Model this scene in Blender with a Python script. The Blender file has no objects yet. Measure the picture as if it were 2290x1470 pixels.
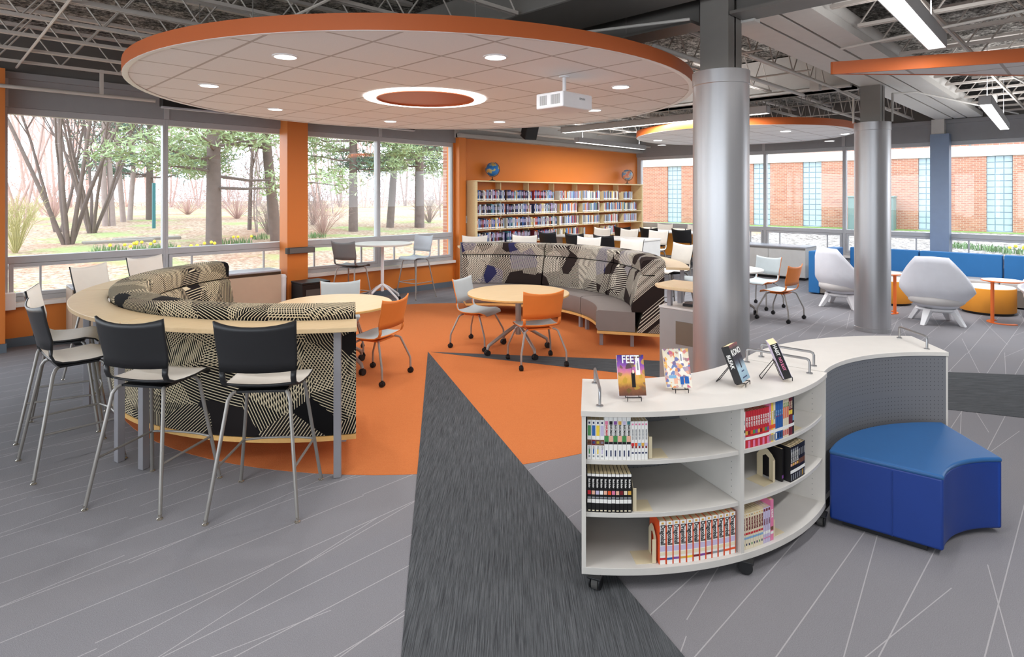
import bpy, bmesh, math, random
from math import sin, cos, pi, radians as R, sqrt, atan2
from mathutils import Vector, Matrix
random.seed(7)
S = bpy.context.scene
COL = S.collection
# ------------------------------------------------------------------ camera, world, exposure, big lights
EYE = 1.93; FOC = 1335.0; HX, HY = 1145.0, 438.0
cam = bpy.data.cameras.new('camera'); camo = bpy.data.objects.new('camera', cam); COL.objects.link(camo)
camo.location = (0, 0, EYE); camo.rotation_euler = (R(90), 0, R(-45))
cam.sensor_width = 36; cam.sensor_fit = 'HORIZONTAL'; cam.lens = 36*FOC/2290
cam.shift_x = 0; cam.shift_y = -(735-HY)/2290; cam.clip_start = .05; cam.clip_end = 300
S.camera = camo
S.view_settings.view_transform = 'Standard'; S.view_settings.look = 'None'
S.view_settings.gamma = 1; S.view_settings.use_curve_mapping = False
S.view_settings.exposure = 0.0
S.cycles.use_denoising = True
S.cycles.max_bounces = 8; S.cycles.diffuse_bounces = 5; S.cycles.transparent_max_bounces = 16
S.cycles.sample_clamp_indirect = 8
w = bpy.data.worlds.new('world'); S.world = w; w.use_nodes = True
bgn = w.node_tree.nodes['Background']
bgn.inputs[0].default_value = (.84, .92, 1, 1); bgn.inputs[1].default_value = 5.2

def at(px, py, h=0.0):
    "point of the place at height h that the photograph shows at pixel px, py"
    z = FOC*(EYE-h)/(py-HY); x = (px-HX)/FOC*z
    return Vector(((x+z)/sqrt(2), (z-x)/sqrt(2), h))
def cw(x, z, h=0): return Vector(((x+z)/sqrt(2), (z-x)/sqrt(2), h))
def pxof(X, Y): 
    x = (X-Y)/sqrt(2); z = (X+Y)/sqrt(2); return HX+FOC*x/z
def ang_of_px(c, r, px, a0, a1):
    best = None
    for i in range(401):
        a = a0+(a1-a0)*i/400; p = pxof(c[0]+r*cos(R(a)), c[1]+r*sin(R(a)))
        if best is None or abs(p-px) < best[0]: best = (abs(p-px), a)
    return best[1]

# ------------------------------------------------------------------ materials
def s2l(c):
    c = c/255.0
    return c/12.92 if c <= .04045 else ((c+.055)/1.055)**2.4
def rgb(r, g, b): return (s2l(r), s2l(g), s2l(b), 1)
class NT:
    def __init__(s, name):
        s.m = bpy.data.materials.new(name); s.m.use_nodes = True; s.t = s.m.node_tree; s.n = s.t.nodes
        s.b = s.n['Principled BSDF']; s.out = s.n['Material Output']
    def add(s, typ, **k):
        n = s.n.new(typ)
        for a, v in k.items(): setattr(n, a, v)
        return n
    def ln(s, a, b): s.t.links.new(a, b)
    def val(s, sock, v):
        if hasattr(v, 'is_linked'): s.ln(v, sock)
        else: sock.default_value = v
    def math(s, op, a, b=0.0, c=None):
        n = s.add('ShaderNodeMath', operation=op); s.val(n.inputs[0], a); s.val(n.inputs[1], b)
        if c is not None: s.val(n.inputs[2], c)
        return n.outputs[0]
    def mix(s, f, a, b):
        n = s.add('ShaderNodeMix', data_type='RGBA'); s.val(n.inputs[0], f); s.val(n.inputs[6], a); s.val(n.inputs[7], b)
        return n.outputs[2]
    def noise(s, scale, detail=3, vec=None, rough=.5, dim='3D'):
        n = s.add('ShaderNodeTexNoise', noise_dimensions=dim); n.inputs['Scale'].default_value = scale
        n.inputs['Detail'].default_value = detail; n.inputs['Roughness'].default_value = rough
        if vec is not None: s.ln(vec, n.inputs['Vector'])
        return n.outputs[0]
    def coord(s, k='Object'): return s.add('ShaderNodeTexCoord').outputs[k]
    def pos(s): return s.add('ShaderNodeNewGeometry').outputs['Position']
    def sep(s, v):
        n = s.add('ShaderNodeSeparateXYZ'); s.ln(v, n.inputs[0]); return n.outputs
    def comb(s, x, y, z=0.0):
        n = s.add('ShaderNodeCombineXYZ'); s.val(n.inputs[0], x); s.val(n.inputs[1], y); s.val(n.inputs[2], z); return n.outputs[0]
    def mapping(s, vec, scale=(1, 1, 1), rot=(0, 0, 0), loc=(0, 0, 0)):
        n = s.add('ShaderNodeMapping'); s.ln(vec, n.inputs[0]); n.inputs[1].default_value = loc
        n.inputs[2].default_value = rot; n.inputs[3].default_value = scale; return n.outputs[0]
    def ramp(s, f, stops):
        n = s.add('ShaderNodeValToRGB'); s.ln(f, n.inputs[0]); e = n.color_ramp.elements
        e[0].position, e[0].color = stops[0]; e[1].position, e[1].color = stops[-1]
        for p, c in stops[1:-1]:
            q = e.new(p); q.color = c
        return n.outputs[0]
    def white(s, vec, dim='2D'):
        n = s.add('ShaderNodeTexWhiteNoise', noise_dimensions=dim)
        s.ln(vec, n.inputs['W' if dim == '1D' else 'Vector']); return n.outputs
    def bump(s, h, strength=.3, dist=.01):
        n = s.add('ShaderNodeBump'); n.inputs['Strength'].default_value = strength; n.inputs['Distance'].default_value = dist
        s.ln(h, n.inputs['Height']); s.ln(n.outputs[0], s.b.inputs['Normal'])
    def set(s, col=None, rough=None, metal=None, emis=None, es=None, spec=None):
        if col is not None: s.val(s.b.inputs['Base Color'], col)
        if rough is not None: s.val(s.b.inputs['Roughness'], rough)
        if metal is not None: s.val(s.b.inputs['Metallic'], metal)
        if spec is not None: s.b.inputs['Specular IOR Level'].default_value = spec
        if emis is not None: s.val(s.b.inputs['Emission Color'], emis); s.b.inputs['Emission Strength'].default_value = es
        return s.m
def shade(c, f): return (min(c[0]*f, 1), min(c[1]*f, 1), min(c[2]*f, 1), 1)
M = {}
def plain(name, c, rough=.5, metal=0.0, var=.06, scale=8, bump=0, spec=None):
    t = NT(name); n = t.noise(scale, 3, t.coord())
    t.set(t.mix(n, shade(c, 1-var), shade(c, 1+var)), rough, metal, spec=spec)
    if bump: t.bump(t.noise(scale*30, 2, t.coord()), bump, .002)
    M[name] = t.m; return t.m
plain('white_laminate', rgb(208, 203, 196), .38)
plain('shelf_grey', rgb(204, 200, 194), .5)
plain('white_metal', rgb(232, 232, 234), .4)
plain('white_plastic', rgb(236, 236, 238), .45)
plain('lounge_white', rgb(214, 214, 220), .6)
plain('silver', rgb(176, 176, 178), .32, .85)
plain('leg_metal', rgb(172, 168, 164), .4, .55)
plain('stool_leg', rgb(150, 146, 141), .38, .5)
plain('post_metal', rgb(146, 144, 148), .45, .3)
plain('chrome', rgb(205, 198, 185), .2, .9)
plain('black_plastic', rgb(22, 22, 24), .5)
plain('black_shell', rgb(29, 29, 31), .42, bump=.1)
plain('cream_shell', rgb(232, 226, 216), .45)
plain('orange_shell', rgb(222, 128, 58), .42)
plain('grey_shell', rgb(178, 186, 188), .45)
plain('dark_grey_shell', rgb(112, 112, 112), .45)
plain('light_grey_shell', rgb(190, 196, 202), .45)
plain('black_rubber', rgb(26, 25, 27), .6)
plain('wheel_grey', rgb(150, 150, 146), .5)
plain('vinyl_taupe', rgb(128, 120, 116), .4, bump=.15)
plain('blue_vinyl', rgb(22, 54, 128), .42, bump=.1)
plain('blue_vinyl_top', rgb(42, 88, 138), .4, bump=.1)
plain('sofa_blue', rgb(48, 110, 168), .7, bump=.1)
plain('sofa_seat', rgb(196, 192, 190), .6)
plain('sofa_base', rgb(120, 112, 106), .6)
plain('drum_orange', rgb(218, 144, 50), .6)
plain('drum_top', rgb(240, 226, 208), .5)
plain('frame_grey', rgb(184, 183, 184), .45, .1)
plain('gap_dark', rgb(74, 72, 70), .7)
plain('spandrel_grey', rgb(152, 151, 152), .6)
plain('wall_pale', rgb(190, 188, 184), .7)
plain('sill_white', rgb(232, 224, 216), .5)
plain('orange_wall', rgb(222, 128, 52), .5, var=.04, scale=1.5)
plain('orange_paint', rgb(214, 124, 56), .45, var=.03, scale=1.5)
plain('rim_orange', rgb(196, 98, 44), .45, var=.03)
plain('baseboard_grey', rgb(98, 108, 118), .5)
plain('steel_dark', rgb(108, 104, 100), .5, .1)
plain('steel_grey', rgb(128, 124, 120), .5, .1)
plain('duct_pale', rgb(206, 202, 196), .5)
plain('joist_paint', rgb(196, 188, 180), .6)
plain('cabinet_grey', rgb(152, 150, 148), .5)
plain('cabinet_tan', rgb(190, 168, 146), .5)
plain('cabinet_top', rgb(176, 178, 186), .35)
plain('cabinet_white', rgb(208, 206, 202), .5)
plain('column_blue', rgb(134, 150, 174), .5)
plain('bookend_tan', rgb(214, 200, 168), .5)
plain('paper', rgb(226, 208, 168), .9)
plain('mask_brown', rgb(110, 98, 84), .5)
plain('table_orange', rgb(228, 110, 46), .45)
plain('util_green', rgb(108, 130, 124), .6)
plain('stone', rgb(140, 132, 124), .9, scale=3)
plain('brown_metal', rgb(78, 66, 54), .4, .5)
for nm, c in dict(red=(196, 40, 52), orange=(226, 84, 36), yellow=(238, 204, 66), green=(72, 140, 76), blue=(44, 96, 168), navy=(38, 48, 84), sky=(126, 170, 206), purple=(126, 74, 150), pink=(222, 122, 160), white=(236, 234, 230), cream=(228, 216, 188), black=(24, 22, 24), brown=(110, 72, 50), grey=(140, 142, 146), maroon=(118, 30, 40), gold=(214, 164, 70), teal=(60, 120, 126), lilac=(196, 186, 214), skin=(228, 176, 150)).items():
    plain('ink_'+nm, rgb(*c), .45, var=.03)
def emit(name, c, s):
    t = NT(name); t.set((0, 0, 0, 1), .5, emis=c, es=s); M[name] = t.m
emit('lamp_white', (1, .98, .95, 1), 9); emit('lamp_ring', (1, .97, .92, 1), 4.0); emit('lamp_line', (1, .98, .95, 1), 5)
def wood(name, c1, c2, sc=1.0):
    t = NT(name); v = t.mapping(t.coord(), (2.2*sc, 26*sc, 26*sc)); n = t.noise(1.6, 5, v, .6)
    t.set(t.mix(n, c1, c2), .35); M[name] = t.m
wood('maple', rgb(200, 172, 130), rgb(222, 198, 160)); wood('maple_edge', rgb(212, 160, 90), rgb(232, 188, 120)); wood('case_wood', rgb(214, 186, 134), rgb(240, 216, 166))
t = NT('column_metal'); p = t.sep(t.coord()); n = t.noise(1.0, 3, t.mapping(t.coord(), (18, 18, .25)))
t.set(t.mix(n, rgb(176, 175, 177), rgb(196, 195, 197)), t.ramp(n, [(0, (.27, .27, .27, 1)), (1, (.4, .4, .4, 1))]), .72); M['column_metal'] = t.m
# glass of the windows: clear pane with a faint mirror image
t = NT('window_glass'); tr = t.add('ShaderNodeBsdfTransparent'); gl = t.add('ShaderNodeBsdfGlossy'); gl.inputs['Roughness'].default_value = .0
lw = t.add('ShaderNodeLayerWeight'); lw.inputs[0].default_value = .12; mx = t.add('ShaderNodeMixShader')
t.ln(t.math('ADD', t.math('MULTIPLY', lw.outputs['Fresnel'], .7), .02), mx.inputs[0]); t.ln(tr.outputs[0], mx.inputs[1]); t.ln(gl.outputs[0], mx.inputs[2]); t.ln(mx.outputs[0], t.out.inputs[0])
tr.inputs[0].default_value = (.97, .99, 1, 1); M['window_glass'] = t.m

def carpet():
    t = NT('carpet_grey'); P = t.pos(); sp = t.sep(P)
    total = None
    fine = t.noise(260, 2, P, .7); mid = t.noise(1.1, 4, P)
    rows = t.math('DIVIDE', sp[1], .50)
    tot = None
    for (W_, L_, slope, off, wd, prob) in ((.27, 4.6, .02, 0, .0028, 1.0), (.92, 1.9, .26, .31, .0026, .7), (.98, 1.4, -.22, 1.7, .0024, .55), (.72, 1.8, .13, 3.1, .0026, .6)):
        cy = t.math('FLOOR', t.math('DIVIDE', t.math('ADD', sp[1], off), W_))
        sh = t.white(cy, '1D')[0]
        ux = t.math('ADD', t.math('DIVIDE', sp[0], L_), t.math('MULTIPLY', sh, 5.0))
        cx = t.math('FLOOR', ux); cell = t.comb(cx, cy, off)
        rnd = t.white(cell, '3D')
        fr = t.math('FRACT', ux)
        v = t.math('SUBTRACT', t.math('ADD', sp[1], off), t.math('MULTIPLY', cy, W_))
        rs = t.sep(rnd[1])
        sl = t.math('MULTIPLY', t.math('ADD', t.math('MULTIPLY', t.math('SUBTRACT', rs[0], .5), .5 if abs(slope) > .1 else 1.0), 1.0 if abs(slope) > .1 else 0.0), slope*L_)
        base = t.math('MULTIPLY_ADD', rs[1], W_*.3, W_*.35)
        line = t.math('ADD', base, t.math('MULTIPLY', t.math('SUBTRACT', fr, .5), sl))
        d = t.math('ABSOLUTE', t.math('SUBTRACT', v, line))
        hit = t.math('LESS_THAN', d, wd)
        if prob < 1: hit = t.math('MULTIPLY', hit, t.math('LESS_THAN', rs[2], prob))
        tot = hit if tot is None else t.math('MAXIMUM', tot, hit)
    plank = t.white(t.comb(t.math('FLOOR', t.math('DIVIDE', sp[0], .98)), t.math('FLOOR', t.math('DIVIDE', sp[1], .49))), '2D')[0]
    a = t.mix(fine, rgb(84, 82, 86), rgb(160, 158, 161))
    b = t.mix(t.math('MULTIPLY', plank, .28), a, rgb(134, 129, 129))
    b = t.mix(t.math('MULTIPLY', mid, .25), b, rgb(106, 108, 116))
    c = t.mix(t.math('MULTIPLY', tot, .55), b, rgb(184, 180, 180))
    t.set(c, .95, spec=.1); t.bump(fine, .5, .004); return t.m
M['carpet_grey'] = carpet()
t = NT('carpet_orange'); P = t.pos(); f = t.noise(200, 2, P, .7); l = t.noise(1.0, 3, t.mapping(t.mapping(P, rot=(0, 0, R(45))), (8, 90, 1)))
c = t.mix(f, rgb(170, 90, 48), rgb(214, 136, 82)); c = t.mix(t.math('MULTIPLY', l, .4), c, rgb(180, 96, 54)); t.set(c, .95, spec=.1); t.bump(f, .5, .004); M['carpet_orange'] = t.m
for nm_, rz_ in (('carpet_charcoal', -45), ('carpet_charcoal_cross', 45)):
    t = NT(nm_); P = t.pos(); f = t.noise(240, 2, P, .7); l = t.noise(1.0, 4, t.mapping(t.mapping(P, rot=(0, 0, R(rz_))), (4, 190, 1)), .75)
    c = t.mix(t.ramp(l, [(.35, (0, 0, 0, 1)), (.65, (1, 1, 1, 1))]), rgb(52, 53, 55), rgb(104, 106, 108)); c = t.mix(t.math('MULTIPLY', f, .4), c, rgb(50, 52, 56)); t.set(c, .95, spec=.1); t.bump(f, .4, .003); M[nm_] = t.m
# sprayed roof deck
t = NT('deck_spray'); P = t.pos(); a = t.noise(6, 8, P, .75); b = t.noise(24, 5, P, .7)
c = t.ramp(t.math('ADD', t.math('MULTIPLY', a, .55), t.math('MULTIPLY', b, .45)), [(.40, rgb(56, 52, 48)), (.50, rgb(150, 144, 137)), (.58, rgb(226, 220, 212))])
t.set(c, .95); t.bump(t.math('ADD', a, b), 1.0, .06); M['deck_spray'] = t.m
# ceiling tiles
t = NT('ceiling_tile'); P = t.pos(); sp = t.sep(P); ln = None
for ax, o in ((0, 2.90), (1, 3.07)):
    fr = t.math('FRACT', t.math('ADD', t.math('DIVIDE', t.math('SUBTRACT', sp[ax], o), .61), 100.5))
    d = t.math('ABSOLUTE', t.math('SUBTRACT', fr, .5)); h = t.math('LESS_THAN', d, .019); ln = h if ln is None else t.math('MAXIMUM', ln, h)
n = t.noise(140, 2, P); t.set(t.mix(ln, t.mix(n, rgb(236, 236, 237), rgb(248, 248, 249)), rgb(196, 190, 188)), .85, spec=.15); t.bump(t.math('MULTIPLY', ln, -1.0), .6, .004); M['ceiling_tile'] = t.m
# patterned upholstery: fields of fine crossing cream lines on black, in arc-length coordinates about the bench centre
def fabric(name, dark, line, solid2, Rr, duty=.60, pr=(.66, .56), cs=(3.0, 2.5), s2=.84):
    t = NT(name); C_ = t.coord(); sp = t.sep(C_)
    u = t.math('MULTIPLY', t.math('ARCTAN2', sp[1], sp[0]), Rr)
    rr = t.math('SQRT', t.math('ADD', t.math('MULTIPLY', sp[0], sp[0]), t.math('MULTIPLY', sp[1], sp[1])))
    v = t.math('SUBTRACT', sp[2], t.math('MULTIPLY', rr, .9))
    tot = None; cellr = []
    for k, (sc, fq, off) in enumerate(((cs[0], 350.0, 0.0), (cs[1], 310.0, 7.3))):
        vo = t.add('ShaderNodeTexVoronoi', voronoi_dimensions='2D'); vo.inputs['Scale'].default_value = sc; vo.inputs['Randomness'].default_value = 1
        t.ln(t.comb(t.math('ADD', u, off), t.math('MULTIPLY', v, 1.25)), vo.inputs['Vector'])
        rs = t.sep(vo.outputs['Color'])
        an = t.math('MULTIPLY_ADD', rs[0], 2.6, -1.3 if k == 0 else .35)
        ph = t.math('ADD', t.math('MULTIPLY', u, t.math('COSINE', an)), t.math('MULTIPLY', v, t.math('SINE', an)))
        s_ = t.math('SINE', t.math('MULTIPLY', ph, fq))
        hit = t.math('MULTIPLY', t.math('GREATER_THAN', s_, duty), t.math('LESS_THAN', rs[1], pr[k]))
        cellr.append(rs); tot = hit if tot is None else t.math('MAXIMUM', tot, hit)
    base = t.mix(t.math('GREATER_THAN', cellr[1][2], s2), dark, solid2)
    t.set(t.mix(tot, base, line), .9, spec=.15); M[name] = t.m
fabric('fabric_near', rgb(20, 19, 20), rgb(205, 190, 160), rgb(34, 30, 30), 2.2)
fabric('fabric_far', rgb(44, 36, 34), rgb(206, 198, 182), rgb(46, 46, 80), 2.4, .5, (.50, .42), (3.3, 2.7), .74)  # same cloth as the near booth, browner from lighting put into its colours
# perforated grey metal of the shelf backs
t = NT('perforated'); C_ = t.coord(); sp = t.sep(C_)
u = t.math('MULTIPLY', t.math('ARCTAN2', sp[1], sp[0]), 1.165/.0254); v = t.math('DIVIDE', sp[2], .0254)
fu = t.math('SUBTRACT', t.math('FRACT', t.math('ADD', u, 500.0)), .5); fv = t.math('SUBTRACT', t.math('FRACT', v), .5)
hole = t.math('LESS_THAN', t.math('ADD', t.math('MULTIPLY', fu, fu), t.math('MULTIPLY', fv, fv)), .012)
hole = t.math('MULTIPLY', hole, t.math('LESS_THAN', t.math('FRACT', t.math('DIVIDE', t.math('ADD', sp[2], -.10), .26)), .86))
t.set(t.mix(hole, rgb(120, 121, 125), rgb(54, 54, 58)), .5, .2); M['perforated'] = t.m
# printed covers of the four display books
def cover_mat(name, stops, nz, specks=None):
    t = NT(name); g = t.sep(t.coord('Generated')); n = t.noise(5, 4, t.coord('Generated'), .6)
    v = t.math('ADD', g[2], t.math('MULTIPLY', t.math('SUBTRACT', n, .5), nz)); c = t.ramp(v, stops)
    if specks:
        vo = t.add('ShaderNodeTexVoronoi'); vo.inputs['Scale'].default_value = specks[0]; t.ln(t.coord('Generated'), vo.inputs['Vector']); sc = t.sep(vo.outputs['Color'])
        k = t.ramp(sc[0], [(i/(len(specks[1])-1)*.98, q) for i, q in enumerate(specks[1])]); c = t.mix(t.math('MULTIPLY', t.math('GREATER_THAN', sc[1], specks[2]), .85), c, k)
    t.set(c, .35); M[name] = t.m
cover_mat('cover_sunset', [(0, rgb(96, 64, 52)), (.2, rgb(150, 96, 60)), (.34, rgb(206, 158, 70)), (.48, rgb(220, 160, 92)), (.6, rgb(206, 120, 150)), (.74, rgb(140, 86, 170)), (1, rgb(60, 50, 130))], .22, (7, [rgb(70, 60, 40), rgb(200, 160, 60), rgb(110, 90, 60), rgb(160, 110, 90)], .8))
cover_mat('cover_bright', [(0, rgb(222, 216, 200)), (.3, rgb(228, 220, 206)), (.5, rgb(236, 230, 220)), (.8, rgb(226, 214, 190)), (1, rgb(200, 196, 180))], .3, (9, [rgb(206, 60, 50), rgb(230, 170, 60), rgb(90, 60, 130), rgb(60, 110, 180), rgb(228, 170, 140), rgb(190, 70, 110)], .52))
cover_mat('cover_thriller', [(0, rgb(130, 160, 176)), (.36, rgb(160, 186, 198)), (.5, rgb(70, 82, 90)), (.6, rgb(26, 24, 26)), (.9, rgb(22, 20, 22)), (1, rgb(120, 30, 36))], .12)
cover_mat('cover_snow', [(0, rgb(60, 60, 70)), (.3, rgb(190, 192, 204)), (.6, rgb(140, 140, 156)), (.8, rgb(206, 206, 214)), (1, rgb(90, 90, 102))], .9, (5, [rgb(230, 230, 236), rgb(60, 58, 66), rgb(150, 150, 170)], .6))
# outdoors
t = NT('leaf_ground'); P = t.pos(); a = t.noise(.35, 5, P); b = t.noise(9, 6, P, .7); g = t.noise(.6, 3, t.mapping(P, loc=(31, 5, 0)))
c = t.mix(t.ramp(b, [(.35, (0, 0, 0, 1)), (.65, (1, 1, 1, 1))]), rgb(132, 102, 84), rgb(206, 188, 168)); c = t.mix(t.ramp(g, [(.52, (0, 0, 0, 1)), (.66, (1, 1, 1, 1))]), c, t.mix(b, rgb(122, 142, 80), rgb(186, 192, 144)))
c = t.mix(t.ramp(a, [(.5, (0, 0, 0, 1)), (.72, (.6, .6, .6, 1))]), c, rgb(170, 120, 98)); t.set(c, 1, spec=0); t.bump(b, .6, .05); M['leaf_ground'] = t.m
t = NT('pale_mulch'); P = t.pos(); b = t.noise(7, 6, P, .75); t.set(t.ramp(b, [(.38, rgb(70, 64, 60)), (.50, rgb(150, 142, 136)), (.66, rgb(182, 176, 170))]), 1, spec=0); M['pale_mulch'] = t.m
t = NT('brick'); C_ = t.coord(); bk = t.add('ShaderNodeTexBrick'); sp = t.sep(C_); t.ln(t.comb(sp[0], sp[2]), bk.inputs[0])
bk.inputs['Color1'].default_value = rgb(156, 92, 74); bk.inputs['Color2'].default_value = rgb(180, 122, 98); bk.inputs['Mortar'].default_value = rgb(184, 168, 152)
bk.inputs['Scale'].default_value = 1; bk.inputs['Mortar Size'].default_value = .008; bk.inputs['Brick Width'].default_value = .21; bk.inputs['Row Height'].default_value = .075
nn = t.noise(.7, 4, C_); t.set(t.mix(t.math('MULTIPLY', nn, .4), bk.outputs[0], rgb(186, 144, 120)), .9); M['brick'] = t.m
plain('glass_block', rgb(170, 188, 196), .25); plain('block_joint', rgb(132, 150, 160), .7); plain('stone_band', rgb(238, 234, 228), .8)
plain('bark', rgb(112, 98, 92), .95, scale=6, var=.25); plain('bark_pale', rgb(160, 144, 138), .95, scale=6, var=.2); plain('bark_pink', rgb(188, 158, 150), .95, scale=6, var=.2)  # the pink bark is lightened to imitate overexposure
plain('needles', rgb(146, 162, 118), .9, scale=3, var=.25); plain('needles_dark', rgb(100, 122, 104), .9, scale=3, var=.25); plain('shoot_yellow', rgb(176, 168, 118), .9); plain('plant_green', rgb(112, 138, 92), .8); plain('daffodil', rgb(244, 222, 70), .7)
plain('twig_haze', rgb(176, 158, 156), 1.0, scale=.4, var=.15); plain('twig_haze_pink', rgb(190, 156, 146), 1.0, scale=.4, var=.15)  # distant twigs, overexposure put into their pale colours
plain('dead_leaf', rgb(204, 110, 74), .8); plain('ground_grass', rgb(118, 144, 76), 1.0, scale=2)
t = NT('globe_map'); C_ = t.coord(); n = t.noise(9, 4, C_); t.set(t.ramp(n, [(.52, rgb(44, 118, 186)), (.56, rgb(196, 190, 120)), (.62, rgb(206, 168, 96))]), .35); M['globe_map'] = t.m
t = NT('globe_map_pale'); C_ = t.coord(); n = t.noise(9, 4, t.mapping(C_, loc=(4, 2, 1))); t.set(t.ramp(n, [(.46, rgb(110, 150, 190)), (.5, rgb(206, 176, 140)), (.6, rgb(200, 120, 100))]), .35); M['globe_map_pale'] = t.m

# ------------------------------------------------------------------ mesh builder
class MB:
    def __init__(s): s.v = []; s.f = []; s.m = []; s.k = 0
    def add(s, vs, fs, k=None):
        o = len(s.v); s.v += [tuple(q) for q in vs]; kk = s.k if k is None else k
        for f in fs: s.f.append(tuple(i+o for i in f)); s.m.append(kk)
        return s
    def box(s, x0, y0, z0, x1, y1, z1, k=None):
        vs = [(x0, y0, z0), (x1, y0, z0), (x1, y1, z0), (x0, y1, z0), (x0, y0, z1), (x1, y0, z1), (x1, y1, z1), (x0, y1, z1)]
        return s.add(vs, [(0, 3, 2, 1), (4, 5, 6, 7), (0, 1, 5, 4), (1, 2, 6, 5), (2, 3, 7, 6), (3, 0, 4, 7)], k)
    def xbox(s, mat, sx, sy, sz, k=None):
        vs = [mat @ Vector((a*sx/2, b*sy/2, c*sz/2)) for c in (-1, 1) for a, b in ((-1, -1), (1, -1), (1, 1), (-1, 1))]
        return s.add(vs, [(0, 3, 2, 1), (4, 5, 6, 7), (0, 1, 5, 4), (1, 2, 6, 5), (2, 3, 7, 6), (3, 0, 4, 7)], k)
    def prism(s, poly, z0, z1, k=None):
        n = len(poly); vs = [(p[0], p[1], z0) for p in poly]+[(p[0], p[1], z1) for p in poly]
        fs = [tuple(range(n-1, -1, -1)), tuple(range(n, 2*n))]+[(i, (i+1) % n, n+(i+1) % n, n+i) for i in range(n)]
        return s.add(vs, fs, k)
    def arc(s, r0, r1, a0, a1, z0, z1, n=24, k=None, c=(0, 0)):
        "annular block about c, angles in degrees"
        vs = []; fs = []
        for i in range(n+1):
            a = R(a0+(a1-a0)*i/n); ca, sa = cos(a), sin(a)
            for r, z in ((r0, z0), (r1, z0), (r1, z1), (r0, z1)): vs.append((c[0]+r*ca, c[1]+r*sa, z))
        for i in range(n):
            b = 4*i
            for j in range(4): fs.append((b+j, b+(j+1) % 4, b+4+(j+1) % 4, b+4+j))
        fs += [(3, 2, 1, 0), (4*n, 4*n+1, 4*n+2, 4*n+3)]
        return s.add(vs, fs, k)
    def arcprof(s, prof, a0, a1, n=24, k=None):
        "closed r,z profile swept along an arc"
        m = len(prof); vs = []; fs = []
        for i in range(n+1):
            a = R(a0+(a1-a0)*i/n)
            for r, z in prof: vs.append((r*cos(a), r*sin(a), z))
        for i in range(n):
            for j in range(m): fs.append((i*m+j, i*m+(j+1) % m, (i+1)*m+(j+1) % m, (i+1)*m+j))
        fs += [tuple(range(m-1, -1, -1)), tuple(n*m+j for j in range(m))]
        return s.add(vs, fs, k)
    def lathe(s, prof, n=32, k=None, c=(0, 0, 0), cap=True):
        m = len(prof); vs = []; fs = []
        for i in range(n):
            a = 2*pi*i/n
            for r, z in prof: vs.append((c[0]+r*cos(a), c[1]+r*sin(a), c[2]+z))
        for i in range(n):
            i2 = (i+1) % n
            for j in range(m-1): fs.append((i*m+j, i2*m+j, i2*m+j+1, i*m+j+1))
        if cap:
            fs.append(tuple(i*m for i in range(n-1, -1, -1))); fs.append(tuple(i*m+m-1 for i in range(n)))
        return s.add(vs, fs, k)
    def tube(s, pts, r, n=8, k=None, r1=None):
        pts = [Vector(p) for p in pts]; m = len(pts); vs = []; fs = []; up = None
        for i, p in enumerate(pts):
            d = (pts[min(i+1, m-1)]-pts[max(i-1, 0)]).normalized()
            if up is None:
                up = Vector((0, 0, 1)) if abs(d.z) < .9 else Vector((1, 0, 0))
            x = (up-d*up.dot(d)).normalized(); y = d.cross(x); up = x
            rr = r if r1 is None else r+(r1-r)*i/(m-1)
            if 0 < i < m-1:
                ca = (pts[i]-pts[i-1]).normalized().dot((pts[i+1]-pts[i]).normalized()); rr /= max(.6, sqrt(max(.01, (1+ca)/2)))
            for j in range(n): a = 2*pi*j/n; vs.append(p+x*rr*cos(a)+y*rr*sin(a))
        for i in range(m-1):
            for j in range(n): fs.append((i*n+j, i*n+(j+1) % n, (i+1)*n+(j+1) % n, (i+1)*n+j))
        fs += [tuple(range(n-1, -1, -1)), tuple((m-1)*n+j for j in range(n))]
        return s.add(vs, fs, k)
    def sphere(s, c, r, n=16, m=10, k=None, sz=1.0):
        prof = [(max(1e-4, r*sin(pi*i/m)), -r*sz*cos(pi*i/m)) for i in range(m+1)]
        return s.lathe(prof, n, k, c, cap=False)
    def disc_y(s, c, r, w_, n=20, k=None, ax='y'):
        vs = []; 
        for q in (-w_/2, w_/2):
            for i in range(n):
                a = 2*pi*i/n
                vs.append((c[0]+r*cos(a), c[1]+q, c[2]+r*sin(a)) if ax == 'y' else (c[0]+q, c[1]+r*cos(a), c[2]+r*sin(a)))
        fs = [tuple(range(n)), tuple(range(2*n-1, n-1, -1))]+[(i, n+i, n+(i+1) % n, (i+1) % n) for i in range(n)]
        return s.add(vs, fs, k)
    def build(s, name, mats, parent=None, smooth=None, bevel=0, seg=2, loc=None, rot=None):
        me = bpy.data.meshes.new(name); me.from_pydata([tuple(q) for q in s.v], [], s.f)
        if not isinstance(mats, (list, tuple)): mats = [mats]
        for q in mats: me.materials.append(M[q] if isinstance(q, str) else q)
        me.polygons.foreach_set('material_index', s.m)
        bm = bmesh.new(); bm.from_mesh(me); bmesh.ops.recalc_face_normals(bm, faces=bm.faces); bm.to_mesh(me); bm.free()
        if smooth is not None:
            me.polygons.foreach_set('use_smooth', [True]*len(me.polygons))
            try: me.set_sharp_from_angle(angle=R(smooth))
            except Exception: pass
        me.update()
        o = bpy.data.objects.new(name, me); COL.objects.link(o)
        if parent is not None: o.parent = parent
        if loc is not None: o.location = loc
        if rot is not None: o.rotation_euler = (0, 0, rot)
        if bevel:
            b = o.modifiers.new('bevel', 'BEVEL'); b.width = bevel; b.segments = seg; b.limit_method = 'ANGLE'; b.angle_limit = R(40)
            b.harden_normals = False
        return o
def tag(o, label=None, cat=None, group=None, kind=None):
    if label: o['label'] = label
    if cat: o['category'] = cat
    if group: o['group'] = group
    if kind: o['kind'] = kind
    return o
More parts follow.
